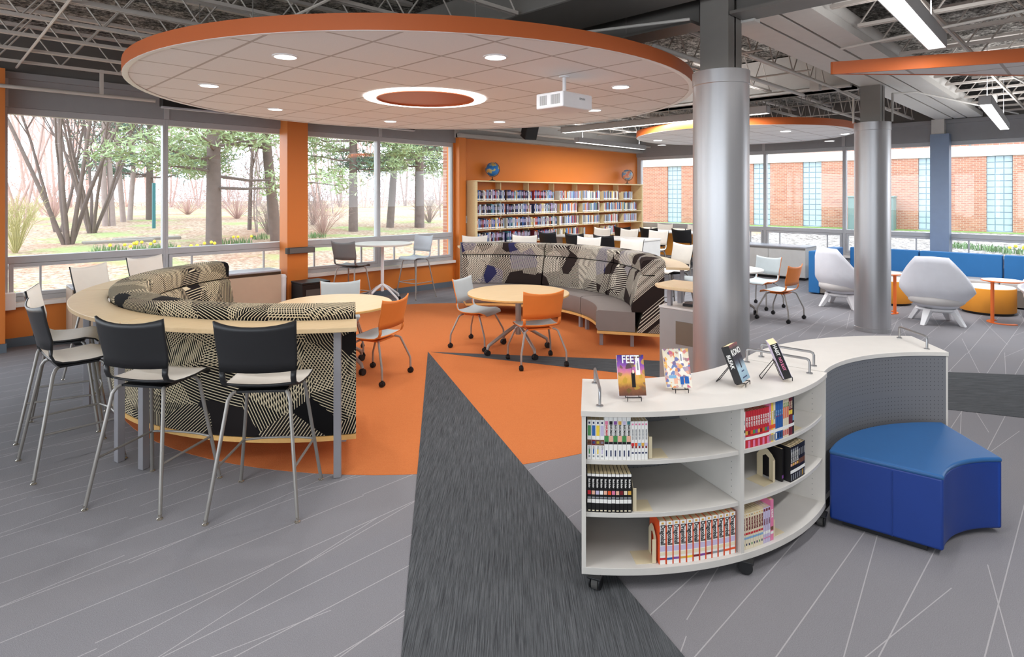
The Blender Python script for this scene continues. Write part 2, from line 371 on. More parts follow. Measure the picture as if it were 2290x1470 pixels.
def thing(name, loc, rz, label, cat, group=None):
    o = bpy.data.objects.new(name, None); COL.objects.link(o); o.empty_display_size = .1
    o.location = loc; o.rotation_euler = (0, 0, rz); return tag(o, label, cat, group)
KIDS = {}
def copy_tree(o, loc=None, rz=None, label=None, group=None, parent=None):
    c = o.copy(); COL.objects.link(c)
    if parent is not None: c.parent = parent
    if loc is not None: c.location = loc
    if rz is not None: c.rotation_euler = (0, 0, rz)
    if label: c['label'] = label
    if group: c['group'] = group
    for ch in list(o.children): copy_tree(ch, parent=c)
    return c
def struct(o): o['kind'] = 'structure'; return o
def text_mesh(body, size, ext=.0006):
    cu = bpy.data.curves.new('lettering', 'FONT'); cu.body = body; cu.size = size; cu.extrude = ext; cu.align_x = 'CENTER'; cu.align_y = 'CENTER'; cu.resolution_u = 2; cu.offset = size*.018
    o = bpy.data.objects.new('lettering', cu); COL.objects.link(o); dg = bpy.context.evaluated_depsgraph_get(); dg.update()
    me = bpy.data.meshes.new_from_object(o.evaluated_get(dg)); bpy.data.objects.remove(o); bpy.data.curves.remove(cu)
    vs = [tuple(v.co) for v in me.vertices]; fs = [tuple(p.vertices) for p in me.polygons]; bpy.data.meshes.remove(me)
    return vs, fs
TXT = {}
def text_into(mb, body, size, mat, k, sx=1.0, sy=1.0):
    key = (body, size)
    if key not in TXT: TXT[key] = text_mesh(body, size)
    vs, fs = TXT[key]
    mb.add([mat @ Vector((v[0]*sx, v[1]*sy, v[2])) for v in vs], fs, k)
# ================================================================== STRUCTURE
YW, XW = 9.9, 15.12
# floor and its inlays
b = MB(); b.box(-6, -9, -.1, XW+.15, YW+.15, 0); struct(b.build('floor', 'carpet_grey'))
cc = cw(-.95, 7.42)
b = MB(); b.prism([(cc.x+3.3*cos(2*pi*i/96), cc.y+3.3*sin(2*pi*i/96)) for i in range(96)], 0, .002); struct(b.build('floor_orange_carpet', 'carpet_orange'))
ap = cw(-1.04, 7.38); p1 = cw(-.464+.576*.45, 2.497-4.883*.45); p2 = cw(.72+1.76*.45, 2.497-4.883*.45)
b = MB(); b.prism([ap[:2], p1[:2], p2[:2]], 0, .004); struct(b.build('floor_charcoal_carpet', 'carpet_charcoal'))
ap = cw(-1.0, 7.36); q1 = cw(-1.0+2.65*4.1, 7.36-.385*4.1); q2 = cw(-1.0+2.65*3.6, 7.36-1.06*3.6)
b = MB(); b.prism([ap[:2], q2[:2], q1[:2]], 0, .0045); struct(b.build('floor_charcoal_stripe', 'carpet_charcoal_cross'))
# roof deck
b = MB(); b.box(-6, -9, 4.1, XW+.2, YW+.2, 4.2); struct(b.build('ceiling', 'deck_spray'))
# side of the room behind the camera
b = MB(); b.box(-6, -9.2, 0, XW+.2, -9, 4.1); struct(b.build('wall_behind', 'wall_pale'))
b = MB(); b.box(-6.2, -9, 0, -6, YW, .9); b.box(-6.2, -9, 3.0, -6, YW, 4.1); struct(b.build('wall_near', 'wall_pale'))
# left window wall
b = MB(); b.box(-6, YW, 0, 8.12, YW+.2, .51); struct(b.build('wall_left', 'orange_wall'))
b = MB(); b.box(-6, YW-.02, 0.0, 8.16, YW, .11); struct(b.build('baseboard_left', 'baseboard_grey'))
b = MB(); b.box(-6, YW-.04, 3.06, 8.2, YW+.2, 3.5); b.box(-6, YW-.10, 3.42, 8.2, YW-.04, 3.5); struct(b.build('wall_left_spandrel', 'spandrel_grey'))
b = MB(); b.box(-6, YW-.02, 3.5, 8.2, YW+.2, 4.1); struct(b.build('wall_left_top', 'steel_dark'))
b = MB(); b.box(.70, YW-.10, .51, 8.12, YW, .565); struct(b.build('window_sill_left', 'sill_white', bevel=.005))
# orange wall with the pale beam above it
b = MB(); b.box(8.12, YW-.02, 0, XW+.2, YW+.2, 3.17); struct(b.build('wall_back', 'orange_wall'))
b = MB(); b.box(8.12, YW-.14, 3.17, XW+.2, YW+.2, 4.1); b.box(8.12, YW-.24, 3.17, XW+.2, YW-.1, 3.25); struct(b.build('wall_back_beam', 'wall_pale'))
b = MB(); b.box(8.16, YW-.16, 0, 8.34, YW, 3.17); struct(b.build('trim_1', 'orange_wall'))
b = MB(); b.tube([(8.42, YW-.05, 0.1), (8.42, YW-.05, 3.17)], .02, 10); struct(b.build('trim_2', 'orange_wall', smooth=30))
b = MB(); b.box(8.34, YW-.035, 0, XW, YW-.02, .11); struct(b.build('baseboard_back', 'baseboard_grey'))
# right window wall
b = MB(); b.box(XW, -9, 0, XW+.2, YW, .51); struct(b.build('wall_right', 'spandrel_grey'))
b = MB(); b.box(XW-.02, -9, 0, XW, YW, .11); struct(b.build('baseboard_right', 'baseboard_grey'))
b = MB(); b.box(XW-.04, -9, 3.06, XW+.2, YW, 3.5); b.box(XW-.1, -9, 3.42, XW-.04, YW, 3.5); struct(b.build('wall_right_spandrel', 'spandrel_grey'))
b = MB(); b.box(XW-.02, -9, 3.5, XW+.2, YW, 4.1); struct(b.build('wall_right_top', 'steel_dark'))
b = MB(); b.box(XW-.10, -9, .51, XW, YW, .565); struct(b.build('window_sill_right', 'sill_white', bevel=.005))
# windows: bay frames 1.83 m wide, tall pane above a transom, hopper sash below
WN = [0]
def window(a0, a1, left=True, sash=True, first=False):
    WN[0] += 1
    def BX(mb, u0, v0, z0, u1, v1, z1):
        if left: mb.box(u0, YW+v0, z0, u1, YW+v1, z1)
        else: mb.box(XW+v0, u0, z0, XW+v1, u1, z1)
    f = MB(); ms = .035
    BX(f, a0, .0, .565, a0+ms, .12, 3.06); BX(f, a1-ms, .0, .565, a1, .12, 3.06)
    BX(f, a0+ms, .0, 2.975, a1-ms, .12, 3.06); BX(f, a0+ms, .0, 1.06, a1-ms, .12, 1.15); BX(f, a0+ms, .0, .565, a1-ms, .12, .635)
    o = struct(f.build('window_%d' % WN[0], 'frame_grey', bevel=.004))
    g = MB(); BX(g, a0+ms-.005, .06, 1.145, a1-ms+.005, .066, 2.98); g.build('upper_pane', 'window_glass', o)
    g = MB(); BX(g, a0+ms-.005, .06, .63, a1-ms+.005, .066, 1.065); g.build('lower_pane', 'window_glass', o)
    s_ = MB(); t_ = .045; i0, i1 = a0+ms+.01, a1-ms-.01
    for q in ((i0, .637, i0+t_, 1.058), (i1-t_, .637, i1, 1.058), (i0+t_, .637, i1-t_, .637+t_), (i0+t_, 1.058-t_, i1-t_, 1.058)):
        BX(s_, q[0], -.012, q[1], q[2], .055, q[3])
    for q in (i0+.32, i1-.32): BX(s_, q-.012, .01, .68, q+.012, .05, 1.02)
    s_.build('sash', 'frame_grey', o, bevel=.003)
    return o
edges = [.80, 2.63, 4.35, 4.71, 6.29, 8.12]
for a0, a1 in ((.80, 2.63), (2.63, 4.46), (4.62, 6.29), (6.29, 8.12)): window(a0, a1)
for a0, a1 in ((7.96, 9.79), (6.13, 7.96), (4.31, 6.13), (2.55, 4.31), (.65, 2.38), (-1.18, .65)): window(a0, a1, False)
b = MB(); b.box(XW, 9.79, .565, XW+.12, YW, 3.06); b.box(XW, 2.38, .565, XW+.12, 2.55, 3.06); struct(b.build('window_jamb_right', 'frame_grey'))
b = MB(); b.box(4.46, YW, .565, 4.62, YW+.12, 3.06); struct(b.build('window_jamb_left', 'frame_grey'))
b = MB()
for x in (.80, 2.63, 6.29): b.box(x-.035, YW-.055, 3.06, x+.035, YW-.035, 3.42)
struct(b.build('window_mullion_left', 'frame_grey'))
b = MB()
for y in (7.96, 6.13, 4.31, .65): b.box(XW-.055, y-.035, 3.06, XW-.035, y+.035, 3.42)
struct(b.build('window_mullion_right', 'frame_grey'))
# columns on the walls
def wcol(name, x0, y0, x1, y1, h, m, base=True):
    b = MB(); b.box(x0, y0, .11 if base else 0, x1, y1, h); o = struct(b.build(name, m, bevel=.004))
    if base:
        b = MB(); b.box(x0-.012, y0-.012, 0, x1+.012, y1, .11); b.build('column_base', 'baseboard_grey', o)
    return o
wcol('wall_column_orange', 4.35, 9.60, 4.71, YW, 3.9, 'orange_paint')
wcol('wall_column_edge', .30, 9.60, .785, YW, 3.5, 'orange_paint')
wcol('wall_column_blue', 14.85, 2.30, XW, 2.62, 3.2, 'column_blue', False)
b = MB(); b.box(14.87, 2.38, 3.2, XW-.04, 2.6, 3.5); struct(b.build('wall_column_cap', 'duct_pale'))
b = MB(); b.box(.79, YW-.14, .49, .90, YW-.0, .70); struct(b.build('sill_end_cap', 'sill_white', bevel=.006))
# round columns
def rcol(px, z, nm, lab):
    p = cw((px-HX)/FOC*z, z); r = .2285
    o = MB().lathe([(r+.004, 0.0), (r+.004, .05), (r, .055), (r, 2.86), (r+.005, 2.865), (r+.005, 2.975), (r-.02, 2.98), (.05, 2.98)], 64, c=(0, 0, 0)).build(nm, 'column_metal', smooth=30, loc=(p.x, p.y, 0)); struct(o)
    b = MB(); w_ = .125; b.box(-w_, -w_, 2.98, w_, -w_+.02, 4.1); b.box(-w_, w_-.02, 2.98, w_, w_, 4.1); b.box(-.012, -w_, 2.98, .012, w_, 4.1); b.box(-w_+.0, -w_+.02, 2.98, -w_+.01, w_-.02, 4.1)
    b.build('steel_core', 'steel_grey', o); return p
c1 = rcol(1612, 5.09, 'column_near', ''); c2 = rcol(1951, 8.58, 'column_far', '')
# girders
def beam_i(name, x0, x1, y0, y1, zb, zt, m, along):
    b = MB()
    if along == 'x':
        yc = (y0+y1)/2; b.box(x0, y0, zb, x1, y1, zb+.025); b.box(x0, y0, zt-.025, x1, y1, zt); b.box(x0, yc-.01, zb+.025, x1, yc+.01, zt-.025)
    else:
        xc = (x0+x1)/2; b.box(x0, y0, zb, x1, y1, zb+.025); b.box(x0, y0, zt-.025, x1, y1, zt); b.box(xc-.01, y0, zb+.025, xc+.01, y1, zt-.025)
    return struct(b.build(name, m))
beam_i('ceiling_beam_near', 4.72, 5.02, -4, 2.2, 3.42, 3.95, 'steel_dark', 'y')
beam_i('ceiling_beam_middle', 4.72, 5.02, 2.54, 9.7, 3.42, 3.95, 'steel_dark', 'y')
b = MB(); b.box(3.85, -2, 3.56, 4.62, 9.4, 3.92); struct(b.build('ceiling_duct', 'steel_grey', bevel=.02))
beam_i('ceiling_beam_long', 5.05, 14.9, 2.25, 2.53, 3.50, 3.95, 'duct_pale', 'x')
b = MB(); b.box(5.05, 1.76, 3.50, 14.9, 2.00, 3.58); b.box(5.05, 2.03, 3.50, 14.9, 2.22, 3.58); struct(b.build('ceiling_slot_duct', 'duct_pale'))
b = MB(); b.box(5.05, 2.00, 3.54, 14.9, 2.03, 3.6); struct(b.build('ceiling_slot', 'black_plastic'))
b = MB(); b.box(9.55, 2.62, 3.5, 9.80, 9.7, 4.08); b.box(9.46, 2.62, 3.5, 9.9, 9.7, 3.53); struct(b.build('ceiling_beam_pale', 'duct_pale'))
b = MB(); b.tube([(3.0, 1.83, 3.66), (6.5, 1.84, 3.66), (14, 1.84, 3.66)], .095, 20); struct(b.build('ceiling_round_duct', 'duct_pale', smooth=40))
b = MB(); b.tube([(5.10, 2.7, 3.62), (5.5, 2.1, 3.66), (5.95, 1.5, 3.72), (6.4, .9, 3.8)], .10, 16, r1=.07); struct(b.build('ceiling_branch_duct', 'duct_pale', smooth=40))
b = MB(); b.tube([(5.9, 1.5, 3.2+.48), (5.9, 1.5, 4.08)], .07, 14); struct(b.build('ceiling_drop_duct', 'duct_pale', smooth=40))
# open-web joists
def joist(name, p0, p1, zb=3.56, zt=4.0, m='joist_paint', step=.30):
    p0 = Vector((p0[0], p0[1], 0)); p1 = Vector((p1[0], p1[1], 0)); L = (p1-p0).length; d = (p1-p0)/L; n = Vector((-d.y, d.x, 0)); a = atan2(d.y, d.x)
    b = MB(); rot = Matrix.Rotation(a, 4, 'Z'); mid = (p0+p1)/2
    for sgn in (-1, 1):
        b.xbox(Matrix.Translation(mid+n*.02*sgn+Vector((0, 0, zb))) @ rot, L, .022, .03)
    b.xbox(Matrix.Translation(mid+Vector((0, 0, zt))) @ rot, L, .07, .035)
    k = int(L/step); st = L/k
    for i in range(k):
        q0 = p0+d*(i*st); q1 = p0+d*((i+1)*st); za, zc = (zb, zt) if i % 2 == 0 else (zt, zb)
        b.tube([q0+Vector((0, 0, za)), q1+Vector((0, 0, zc))], .009, 4)
    return struct(b.build(name, m))
y = 9.35
i = 0
while y > 2.9:
    joist('ceiling_joist', (-1.2, y), (3.8, y)); joist('ceiling_joist', (5.06, y), (9.45, y)); joist('ceiling_joist', (9.92, y), (15.0, y)); y -= .80
for x in (5.6, 6.4, 7.2, 8.0, 8.8, 9.9, 10.7, 11.5, 12.3, 13.1, 13.9, 14.7):
    joist('ceiling_joist', (x, -3.2), (x, 1.7))
for y0 in (-3.0, -1.9, -.8, .3, 1.2, 2.1): joist('ceiling_joist', (-1.2, y0), (3.8, y0))
b = MB()
for x in (.9, 2.4): b.tube([(x, 2.6, 3.54), (x, 9.7, 3.54)], .013, 6)
for x in (6.6, 8.1, 11.2, 12.8): b.tube([(x, 2.7, 3.54), (x, 9.6, 3.54)], .012, 6)
for y_ in (-1.5, .2, 1.1): b.tube([(5.2, y_, 3.53), (14.9, y_, 3.53)], .014, 6)
struct(b.build('ceiling_bridging', 'joist_paint'))
b = MB()
b.tube([(-1, 9.45, 3.26), (2.38, 9.45, 3.26)], .024, 10)
for x in (.1, 1.75): b.box(x-.02, 9.43, 3.26, x+.02, 9.47, 3.6)
struct(b.build('trim_shade_tube', 'joist_paint', smooth=40))
b = MB(); b.tube([(8.3, 9.3, 3.33), (14.9, 9.3, 3.33)], .03, 10); b.tube([(5.2, 3.2, 3.42), (9.3, 3.2, 3.42)], .025, 10); b.tube([(5.02, 2.48, 3.1), (5.02, 2.48, 3.7), (5.2, 2.75, 3.76)], .013, 8)
b.tube([(4.62, 2.5, 3.42), (4.3, 3.4, 3.42), (4.1, 5.5, 3.42)], .013, 8); b.tube([(9.62, 2.62, 2.98), (9.62, 2.62, 3.35), (9.4, 2.75, 3.45), (6.4, 2.75, 3.45)], .014, 8)
b.tube([(9.92, 2.2, 3.0), (9.95, 2.2, 3.4), (10.4, 2.0, 3.45), (14.6, 1.2, 3.47)], .014, 8); b.tube([(10.2, .9, 3.5), (14.9, .4, 3.5)], .013, 8); b.tube([(6.2, -1.2, 3.48), (6.9, 2.0, 3.48)], .013, 8)
struct(b.build('ceiling_conduit', 'duct_pale', smooth=40))
for (x, y_) in ((5.03, 2.16), (8.9, 2.9), (12.0, 1.3), (10.6, .7), (2.0, 8.8)):
    b = MB(); b.box(x-.06, y_-.06, 3.40, x+.06, y_+.06, 3.52); b.tube([(x, y_, 3.52), (x, y_, 3.9)], .006, 6); struct(b.build('ceiling_junction_box', 'duct_pale', bevel=.006))

# ------------------------------------------------------------------ suspended clouds
def down_light(parent, p, r=.083):
    o = MB().lathe([(r+.014, 0), (r+.014, -.006), (r, -.008), (r, -.001)], 28, cap=False, c=(0, 0, 0)).build('downlight_trim', 'white_metal', parent, smooth=40, loc=(p.x, p.y, -.001))
    MB().lathe([(.001, -.004), (r, -.004)], 28, cap=False).build('downlight_lens', 'lamp_white', o)
CLH = 3.02
def lamp_area(p, size, power, shape='DISK', sy=None, rz=0, col=(.97, .98, 1)):
    l = bpy.data.lights.new('lamp_light', 'AREA'); l.shape = shape; l.size = size; l.energy = power; l.color = col
    if sy: l.size_y = sy
    o = bpy.data.objects.new('lamp_light', l); COL.objects.link(o); o.location = p; o.rotation_euler = (0, 0, rz); o.visible_camera = False; o.visible_glossy = False
    return o
def cloud(name, c, Rr, rim, lab):
    t_ = thing(name, (c.x, c.y, CLH), 0, lab, 'ceiling panel')
    b = MB().lathe([(.001, 0), (Rr-.03, 0), (Rr-.03, .05), (.001, .05)], 96, cap=False); b.build('tile_panel', 'ceiling_tile', t_)
    b = MB().lathe([(Rr-.03, -.006), (Rr, -.006), (Rr, rim), (Rr-.012, rim), (Rr-.03, .02)], 96, cap=False); b.v = b.v; b.build('rim', 'rim_orange', t_, smooth=35)
    b = MB().lathe([(Rr-.05, -.004), (Rr-.03, -.009), (Rr-.002, -.009), (Rr-.002, -.005)], 96, cap=False); b.build('edge_trim', 'white_metal', t_, smooth=35)
    for k in range(8):
        a = 2*pi*k/8+.3; MB().tube([(Rr*.8*cos(a), Rr*.8*sin(a), .05), (Rr*.8*cos(a), Rr*.8*sin(a), 3.9-CLH)], .004, 5).build('hanger_wire', 'steel_grey', t_)
    return t_
CC = cw(-.972, 6.815)
K = cloud('ceiling_cloud', CC, 2.92, .105, 'large round suspended ceiling panel with white tiles and orange rim over the two booths')
for px, py in ((638, 126), (1108, 127), (468, 191), (1388, 194), (616, 244), (1329, 246), (873, 271), (1117, 272)):
    p = at(px, py, CLH); down_light(K, p-Vector((CC.x, CC.y, 0))); lamp_area((p.x, p.y, CLH-.02), .16, 11)
rc = at(952, 219.5, CLH); rl = Vector((rc.x-CC.x, rc.y-CC.y, 0))
o = MB().lathe([(.54, -.012), (.67, -.012), (.67, -.001), (.54, -.001)], 72, cap=False, c=(rl.x, rl.y, 0)); o.add([], []); ro = o.build('ring_light', 'lamp_ring', K, smooth=30)
MB().lathe([(.001, -.005), (.52, -.005), (.52, -.02), (.54, -.02), (.54, -.001)], 72, cap=False, c=(rl.x, rl.y, 0)).build('orange_disc', 'rim_orange', ro, smooth=30)
lamp_area((rc.x, rc.y, CLH-.03), 1.2, 40)
C3 = cw(4.16, 10.9)
K3 = cloud('ceiling_cloud', C3, 1.85, .105, 'smaller round suspended ceiling panel with orange rim in the far room behind the columns')
for px, py in ((1471, 313.6), (1480, 324), (1757, 293), (1891.6, 299), (1855, 315)):
    p = at(px, py, CLH); down_light(K3, p-Vector((C3.x, C3.y, 0)))
lamp_area((C3.x, C3.y, CLH-.03), 1.6, 90)
# wedge-shaped cloud at the right
A_ = cw(2.86, 5.33); B_ = cw(2.86+1.29*2.9, 5.33-.5*2.9); D_ = cw(2.86+1.76*2.4, 5.33+.06*2.4)
t_ = thing('ceiling_cloud', (A_.x, A_.y, CLH), 0, 'pointed suspended ceiling panel with orange rim at the upper right', 'ceiling panel')
pl = [(0, 0), (B_.x-A_.x, B_.y-A_.y), (D_.x-A_.x, D_.y-A_.y)]
MB().prism(pl, 0, .05).build('tile_panel', 'ceiling_tile', t_)
b = MB()
for i in range(3):
    p, q = Vector(pl[i]+(0,)), Vector(pl[(i+1) % 3]+(0,)); d = (q-p).normalized(); L = (q-p).length
    b.xbox(Matrix.Translation((p+q)/2+Vector((0, 0, .049))) @ Matrix.Rotation(atan2(d.y, d.x), 4, 'Z'), L+.02, .02, .11)
b.build('rim', 'rim_orange', t_)
# linear pendants
def linear(p0, p1, h, lab, power, wd=.13, ht=.11, up=1.1):
    p0 = Vector((p0[0], p0[1], h)); p1 = Vector((p1[0], p1[1], h)); d = p1-p0; L = d.length; a = atan2(d.y, d.x); mid = (p0+p1)/2
    t_ = thing('linear_pendant_light', mid, a, lab, 'light')
    b = MB(); b.box(-L/2, -wd/2, 0, L/2, -wd/2+.006, ht); b.box(-L/2, wd/2-.006, 0, L/2, wd/2, ht); b.box(-L/2, -wd/2, ht-.006, L/2, wd/2, ht); b.box(-L/2, -wd/2, 0, -L/2+.006, wd/2, ht); b.box(L/2-.006, -wd/2, 0, L/2, wd/2, ht)
    b.build('housing', 'frame_grey', t_)
    MB().box(-L/2+.006, -wd/2+.006, .004, L/2-.006, wd/2-.006, .01).build('diffuser', 'lamp_line', t_)
    for s_ in (-.42, .42): MB().tube([(L*s_, 0, ht), (L*s_, 0, max(.2, 3.85-h))], .004, 5).build('hanger', 'white_metal', t_)
    l = lamp_area((mid.x, mid.y, h+ht+.02), L, power*up, 'RECTANGLE', wd, a, (.97, .98, 1)); l.rotation_euler = (pi, 0, a)  # upward lamp added over the closed housing to brighten the ceiling
    lamp_area((mid.x, mid.y, h-.01), L, power, 'RECTANGLE', wd, a, (.97, .98, 1))
def ph(px, py, h): q = at(px, py, h); return (q.x, q.y)
e1 = ph(2096, 109, 3.13); linear(e1, (e1[0]-3.6, e1[1]-.1), 3.13, 'bright white linear pendant light nearest the camera at the upper right', 42)
e2 = ph(2247, 290, 3.05); e3 = ph(2203, 234, 3.05); linear(e2, e3, 3.05, 'short linear pendant light near the blue-grey wall column', 130, up=.25)
linear((8.78, 7.4), (8.78, 3.5), 3.13, 'long linear pendant light running behind the near round column', 110, up=.25)
linear((10.5, 8.45), (13.4, 8.55), 3.13, 'linear pendant light washing the orange wall above the bookcase', 60, up=.5)
for (x, y_) in ((-.6, 2.6), (3.2, -.9), (-2.6, -1.6)):  # unseen pendants added behind the camera to brighten the foreground
    linear((x-1.8, y_), (x+1.8, y_), 3.13, 'added linear pendant light, unseen behind the camera, %s row' % ('left' if x == -.6 else 'right' if x > 0 else 'rear'), 72)
# projector
pc = Vector((0, 0, 0)); q = at(1262, 171, CLH); 
t_ = thing('projector', (q.x, q.y, 2.70), 0, 'white ceiling projector hanging below the large round panel', 'projector')
MB().box(-.21, -.16, .01, .21, .16, .15).build('body', 'white_plastic', t_, bevel=.015, seg=3)
b = MB(); b.tube([(0, 0, .15), (0, 0, CLH-2.70)], .018, 12); b.box(-.06, -.06, .148, .06, .06, .165); b.lathe([(.001, CLH-2.712), (.05, CLH-2.712), (.05, CLH-2.70)], 20, cap=False); b.build('ceiling_mount', 'white_metal', t_, smooth=30)
for y0_, n_ in ((-.125, 9), (.03, 7)):
    b = MB()
    for k in range(n_): b.box(-.2125, y0_+k*.012, .04, -.208, y0_+.006+k*.012, .125)
    b.build('vent', 'cabinet_grey', t_)
b = MB(); text_into(b, 'EPSON', .026, Matrix.Translation((.06, -.1607, .10)) @ Matrix.Rotation(R(90), 4, 'X'), 0); b.build('logo', 'ink_grey', t_)
b = MB(); b.lathe([(.045, 0), (.045, .03), (.001, .03)], 20, cap=False); o = b.build('lens', 'black_plastic', t_, loc=(.21, .05, .08)); o.rotation_euler = (0, R(90), 0)
# speaker
q = at(1188, 296, 3.38); q = Vector((8.95, 8.95, 3.3))
s = (1185-HX)/FOC; Y_ = 9.1; X_ = Y_*(1+s)/(1-s)
t_ = thing('ceiling_speaker', (X_, Y_, 3.40), R(-110), 'black loudspeaker hung in front of the pale beam above the orange wall', 'speaker')
o = MB().box(-.13, -.15, -.20, .13, .15, .20).build('cabinet', 'black_plastic', t_, bevel=.02); o.rotation_euler = (0, R(25), 0)
MB().tube([(0, 0, .1), (-.05, 0, .65)], .015, 8).build('bracket', 'black_plastic', t_)

# roller screen case hung before the left windows
t_ = thing('projection_screen', (4.53, 9.3, 3.15), 0, 'long black roller screen case hung by the left windows behind the large round panel', 'projection screen')
MB().box(-2.12, -.07, .02, 2.12, .07, .16).build('case', 'black_plastic', t_, bevel=.01); MB().box(-2.12, -.075, -.005, 2.12, .0, .018).build('slot_edge', 'cabinet_top', t_)
for x in (-2.1, 2.1): MB().tube([(x, 0, .16), (x, 0, .75)], .008, 6).build('bracket', 'steel_grey', t_)
# ================================================================== FURNITURE
C1 = Vector((3.366, 5.770, 0)); C2 = Vector((5.395, 5.989, 0))
def booth(C, Ro, segs, fab, labs, grp, si=.85):
    for (a0, a1), lab in zip(segs, labs):
        g = .25; a0 += g; a1 -= g
        t_ = thing('curved_booth_bench', (C.x, C.y, 0), 0, lab, 'booth', grp)
        Ri = Ro-si
        MB().arc(Ri+.01, Ro-.0, a0, a1, .165, .20, 28).build('base_trim', 'maple_edge', t_)
        MB().arcprof([(Ro-.34, .205), (Ro-.002, .205), (Ro-.002, 1.03), (Ro-.10, 1.03), (Ro-.12, .9)], a0, a1, 28).build('back_panel', fab, t_, smooth=35)
        MB().arcprof([(Ro-.40, .46), (Ro-.11, .46), (Ro-.11, .92), (Ro-.27, .92), (Ro-.305, .89), (Ro-.41, .50)], a0+.1, a1-.1, 28).build('backrest', fab, t_, smooth=35)
        MB().arcprof([(Ro-.28, .935), (Ro-.10, .935), (Ro-.10, 1.035), (Ro+.0, 1.035), (Ro+.012, 1.06), (Ro+.008, 1.10), (Ro-.02, 1.125), (Ro-.20, 1.125), (Ro-.26, 1.11), (Ro-.285, 1.07)], a0+.1, a1-.1, 28).build('head_roll', fab, t_, smooth=50)
        MB().arcprof([(Ri+.02, .205), (Ro-.36, .205), (Ro-.36, .455), (Ri+.03, .465), (Ri+.0, .45), (Ri-.005, .25)], a0+.1, a1-.1, 28).build('seat_cushion', 'vinyl_taupe', t_, smooth=50)
        for aa in (a0+3, a1-3):
            for rr in (Ri+.06, Ro-.40):
                q = Vector((rr*cos(R(aa)), rr*sin(R(aa)), 0)); b = MB(); b.xbox(Matrix.Translation(q+Vector((0, 0, .0825))) @ Matrix.Rotation(R(aa), 4, 'Z'), .045, .045, .165); b.build('leg', 'post_metal', t_)
def counter(C, Ro, segs, labs, grp, posts):
    for (a0, a1), lab, pa in zip(segs, labs, posts):
        t_ = thing('curved_counter', (C.x, C.y, 0), 0, lab, 'counter', grp)
        o = MB().arc(Ro+.016, Ro+.30, a0+.15, a1-.15, 1.008, 1.04, 36).build('countertop', 'maple', t_, bevel=.004)
        for aa in pa:
            q = Vector(((Ro+.215)*cos(R(aa)), (Ro+.215)*sin(R(aa)), 0)); b = MB(); b.xbox(Matrix.Translation(q+Vector((0, 0, .505))) @ Matrix.Rotation(R(aa), 4, 'Z'), .05, .05, 1.006); b.build('leg', 'post_metal', t_, bevel=.003)
sg1 = [(-160, -119.8), (-205, -160), (-250, -205)]
booth(C1, 2.2, sg1, 'fabric_near', ['patterned booth bench segment nearest the camera, its back behind the two black stools', 'patterned booth bench segment in the middle of the left curve', 'patterned booth bench segment at the far end of the left curve by the tan cabinet'], 'benches of the left booth')
counter(C1, 2.2, sg1, ['curved maple counter behind the two nearest black stools', 'curved maple counter beside the two black stools at far left', 'curved maple counter by the windows behind the left booth'], 'counters of the left booth', [(-157, -123), (-201.5, -163.5), (-246, -208.5)])
sg2 = [(-60, -21), (-21, 18), (18, 57)]
booth(C2, 2.4, sg2, 'fabric_far', ['patterned booth bench segment beside the near round column', 'patterned booth bench segment in the middle of the right booth', 'patterned booth bench segment of the right booth nearest the windows'], 'benches of the right booth')
counter(C2, 2.4, sg2, ['curved maple counter end showing between right booth and round column', 'curved maple counter behind the middle of the right booth', 'curved maple counter behind the window end of the right booth'], 'counters of the right booth', [(-57.5, -24.5), (-17.5, 14.5), (21.5, 54)])

# ---- chairs
def shell(hs, top, w0=.236, fold=True):
    "profile points (x forward, z, half width)"
    pr = [(.235, -.035, w0*.84), (.215, -.008, w0*.93), (.15, .004, w0), (.05, -.006, w0), (-.05, -.006, w0*.98), (-.12, .0, w0*.96), (-.165, .022, w0*.95), (-.192, .06, w0*.955), (-.207, .105, w0*.965), (-.222, .165, w0*.98), (-.24, .24, w0), (-.256, .31, w0*1.01), (-.268, .36, w0*1.02), (-.277, top, w0*1.03)]
    us = [-1, -.94, -.86, -.76, -.55, -.28, 0, .28, .55, .76, .86, .94, 1]
    P = []
    for i, (x, z, hw) in enumerate(pr):
        row = []
        tt = max(0, min(1, (z-.03)/.12)); 
        for u in us:
            xx = x+tt*.045*u*u; zz = z+(1-tt)*(.016*u*u-.006)*(1 if i > 1 else .3)
            if i >= 12: zz += .034*abs(u)**2.5*(i-11)*.5
            row.append((xx, u*hw, hs+zz))
        P.append(row)
    return P, us
def shell_part(P, rows, us, skip=None):
    b = MB(); idx = {}
    for i in range(rows[0], rows[1]):
        for j in range(len(us)-1):
            if skip and skip(i, j): continue
            q = []
            for (a, c_) in ((i, j), (i, j+1), (i+1, j+1), (i+1, j)):
                if (a, c_) not in idx: idx[(a, c_)] = len(b.v); b.v.append(P[a][c_])
                q.append(idx[(a, c_)])
            b.f.append(tuple(q)); b.m.append(0)
    return b
def add_solid(o, th=.013):
    s_ = o.modifiers.new('thick', 'SOLIDIFY'); s_.thickness = th; s_.offset = 0; s_.material_offset = 1; s_.material_offset_rim = 0
def shell_build(b, name, mats, parent):
    me = bpy.data.meshes.new(name); me.from_pydata(b.v, [], b.f)
    for q in mats[::-1]: me.materials.append(M[q])
    me.polygons.foreach_set('use_smooth', [True]*len(me.polygons))
    o = bpy.data.objects.new(name, me); COL.objects.link(o); o.parent = parent; add_solid(o); return o
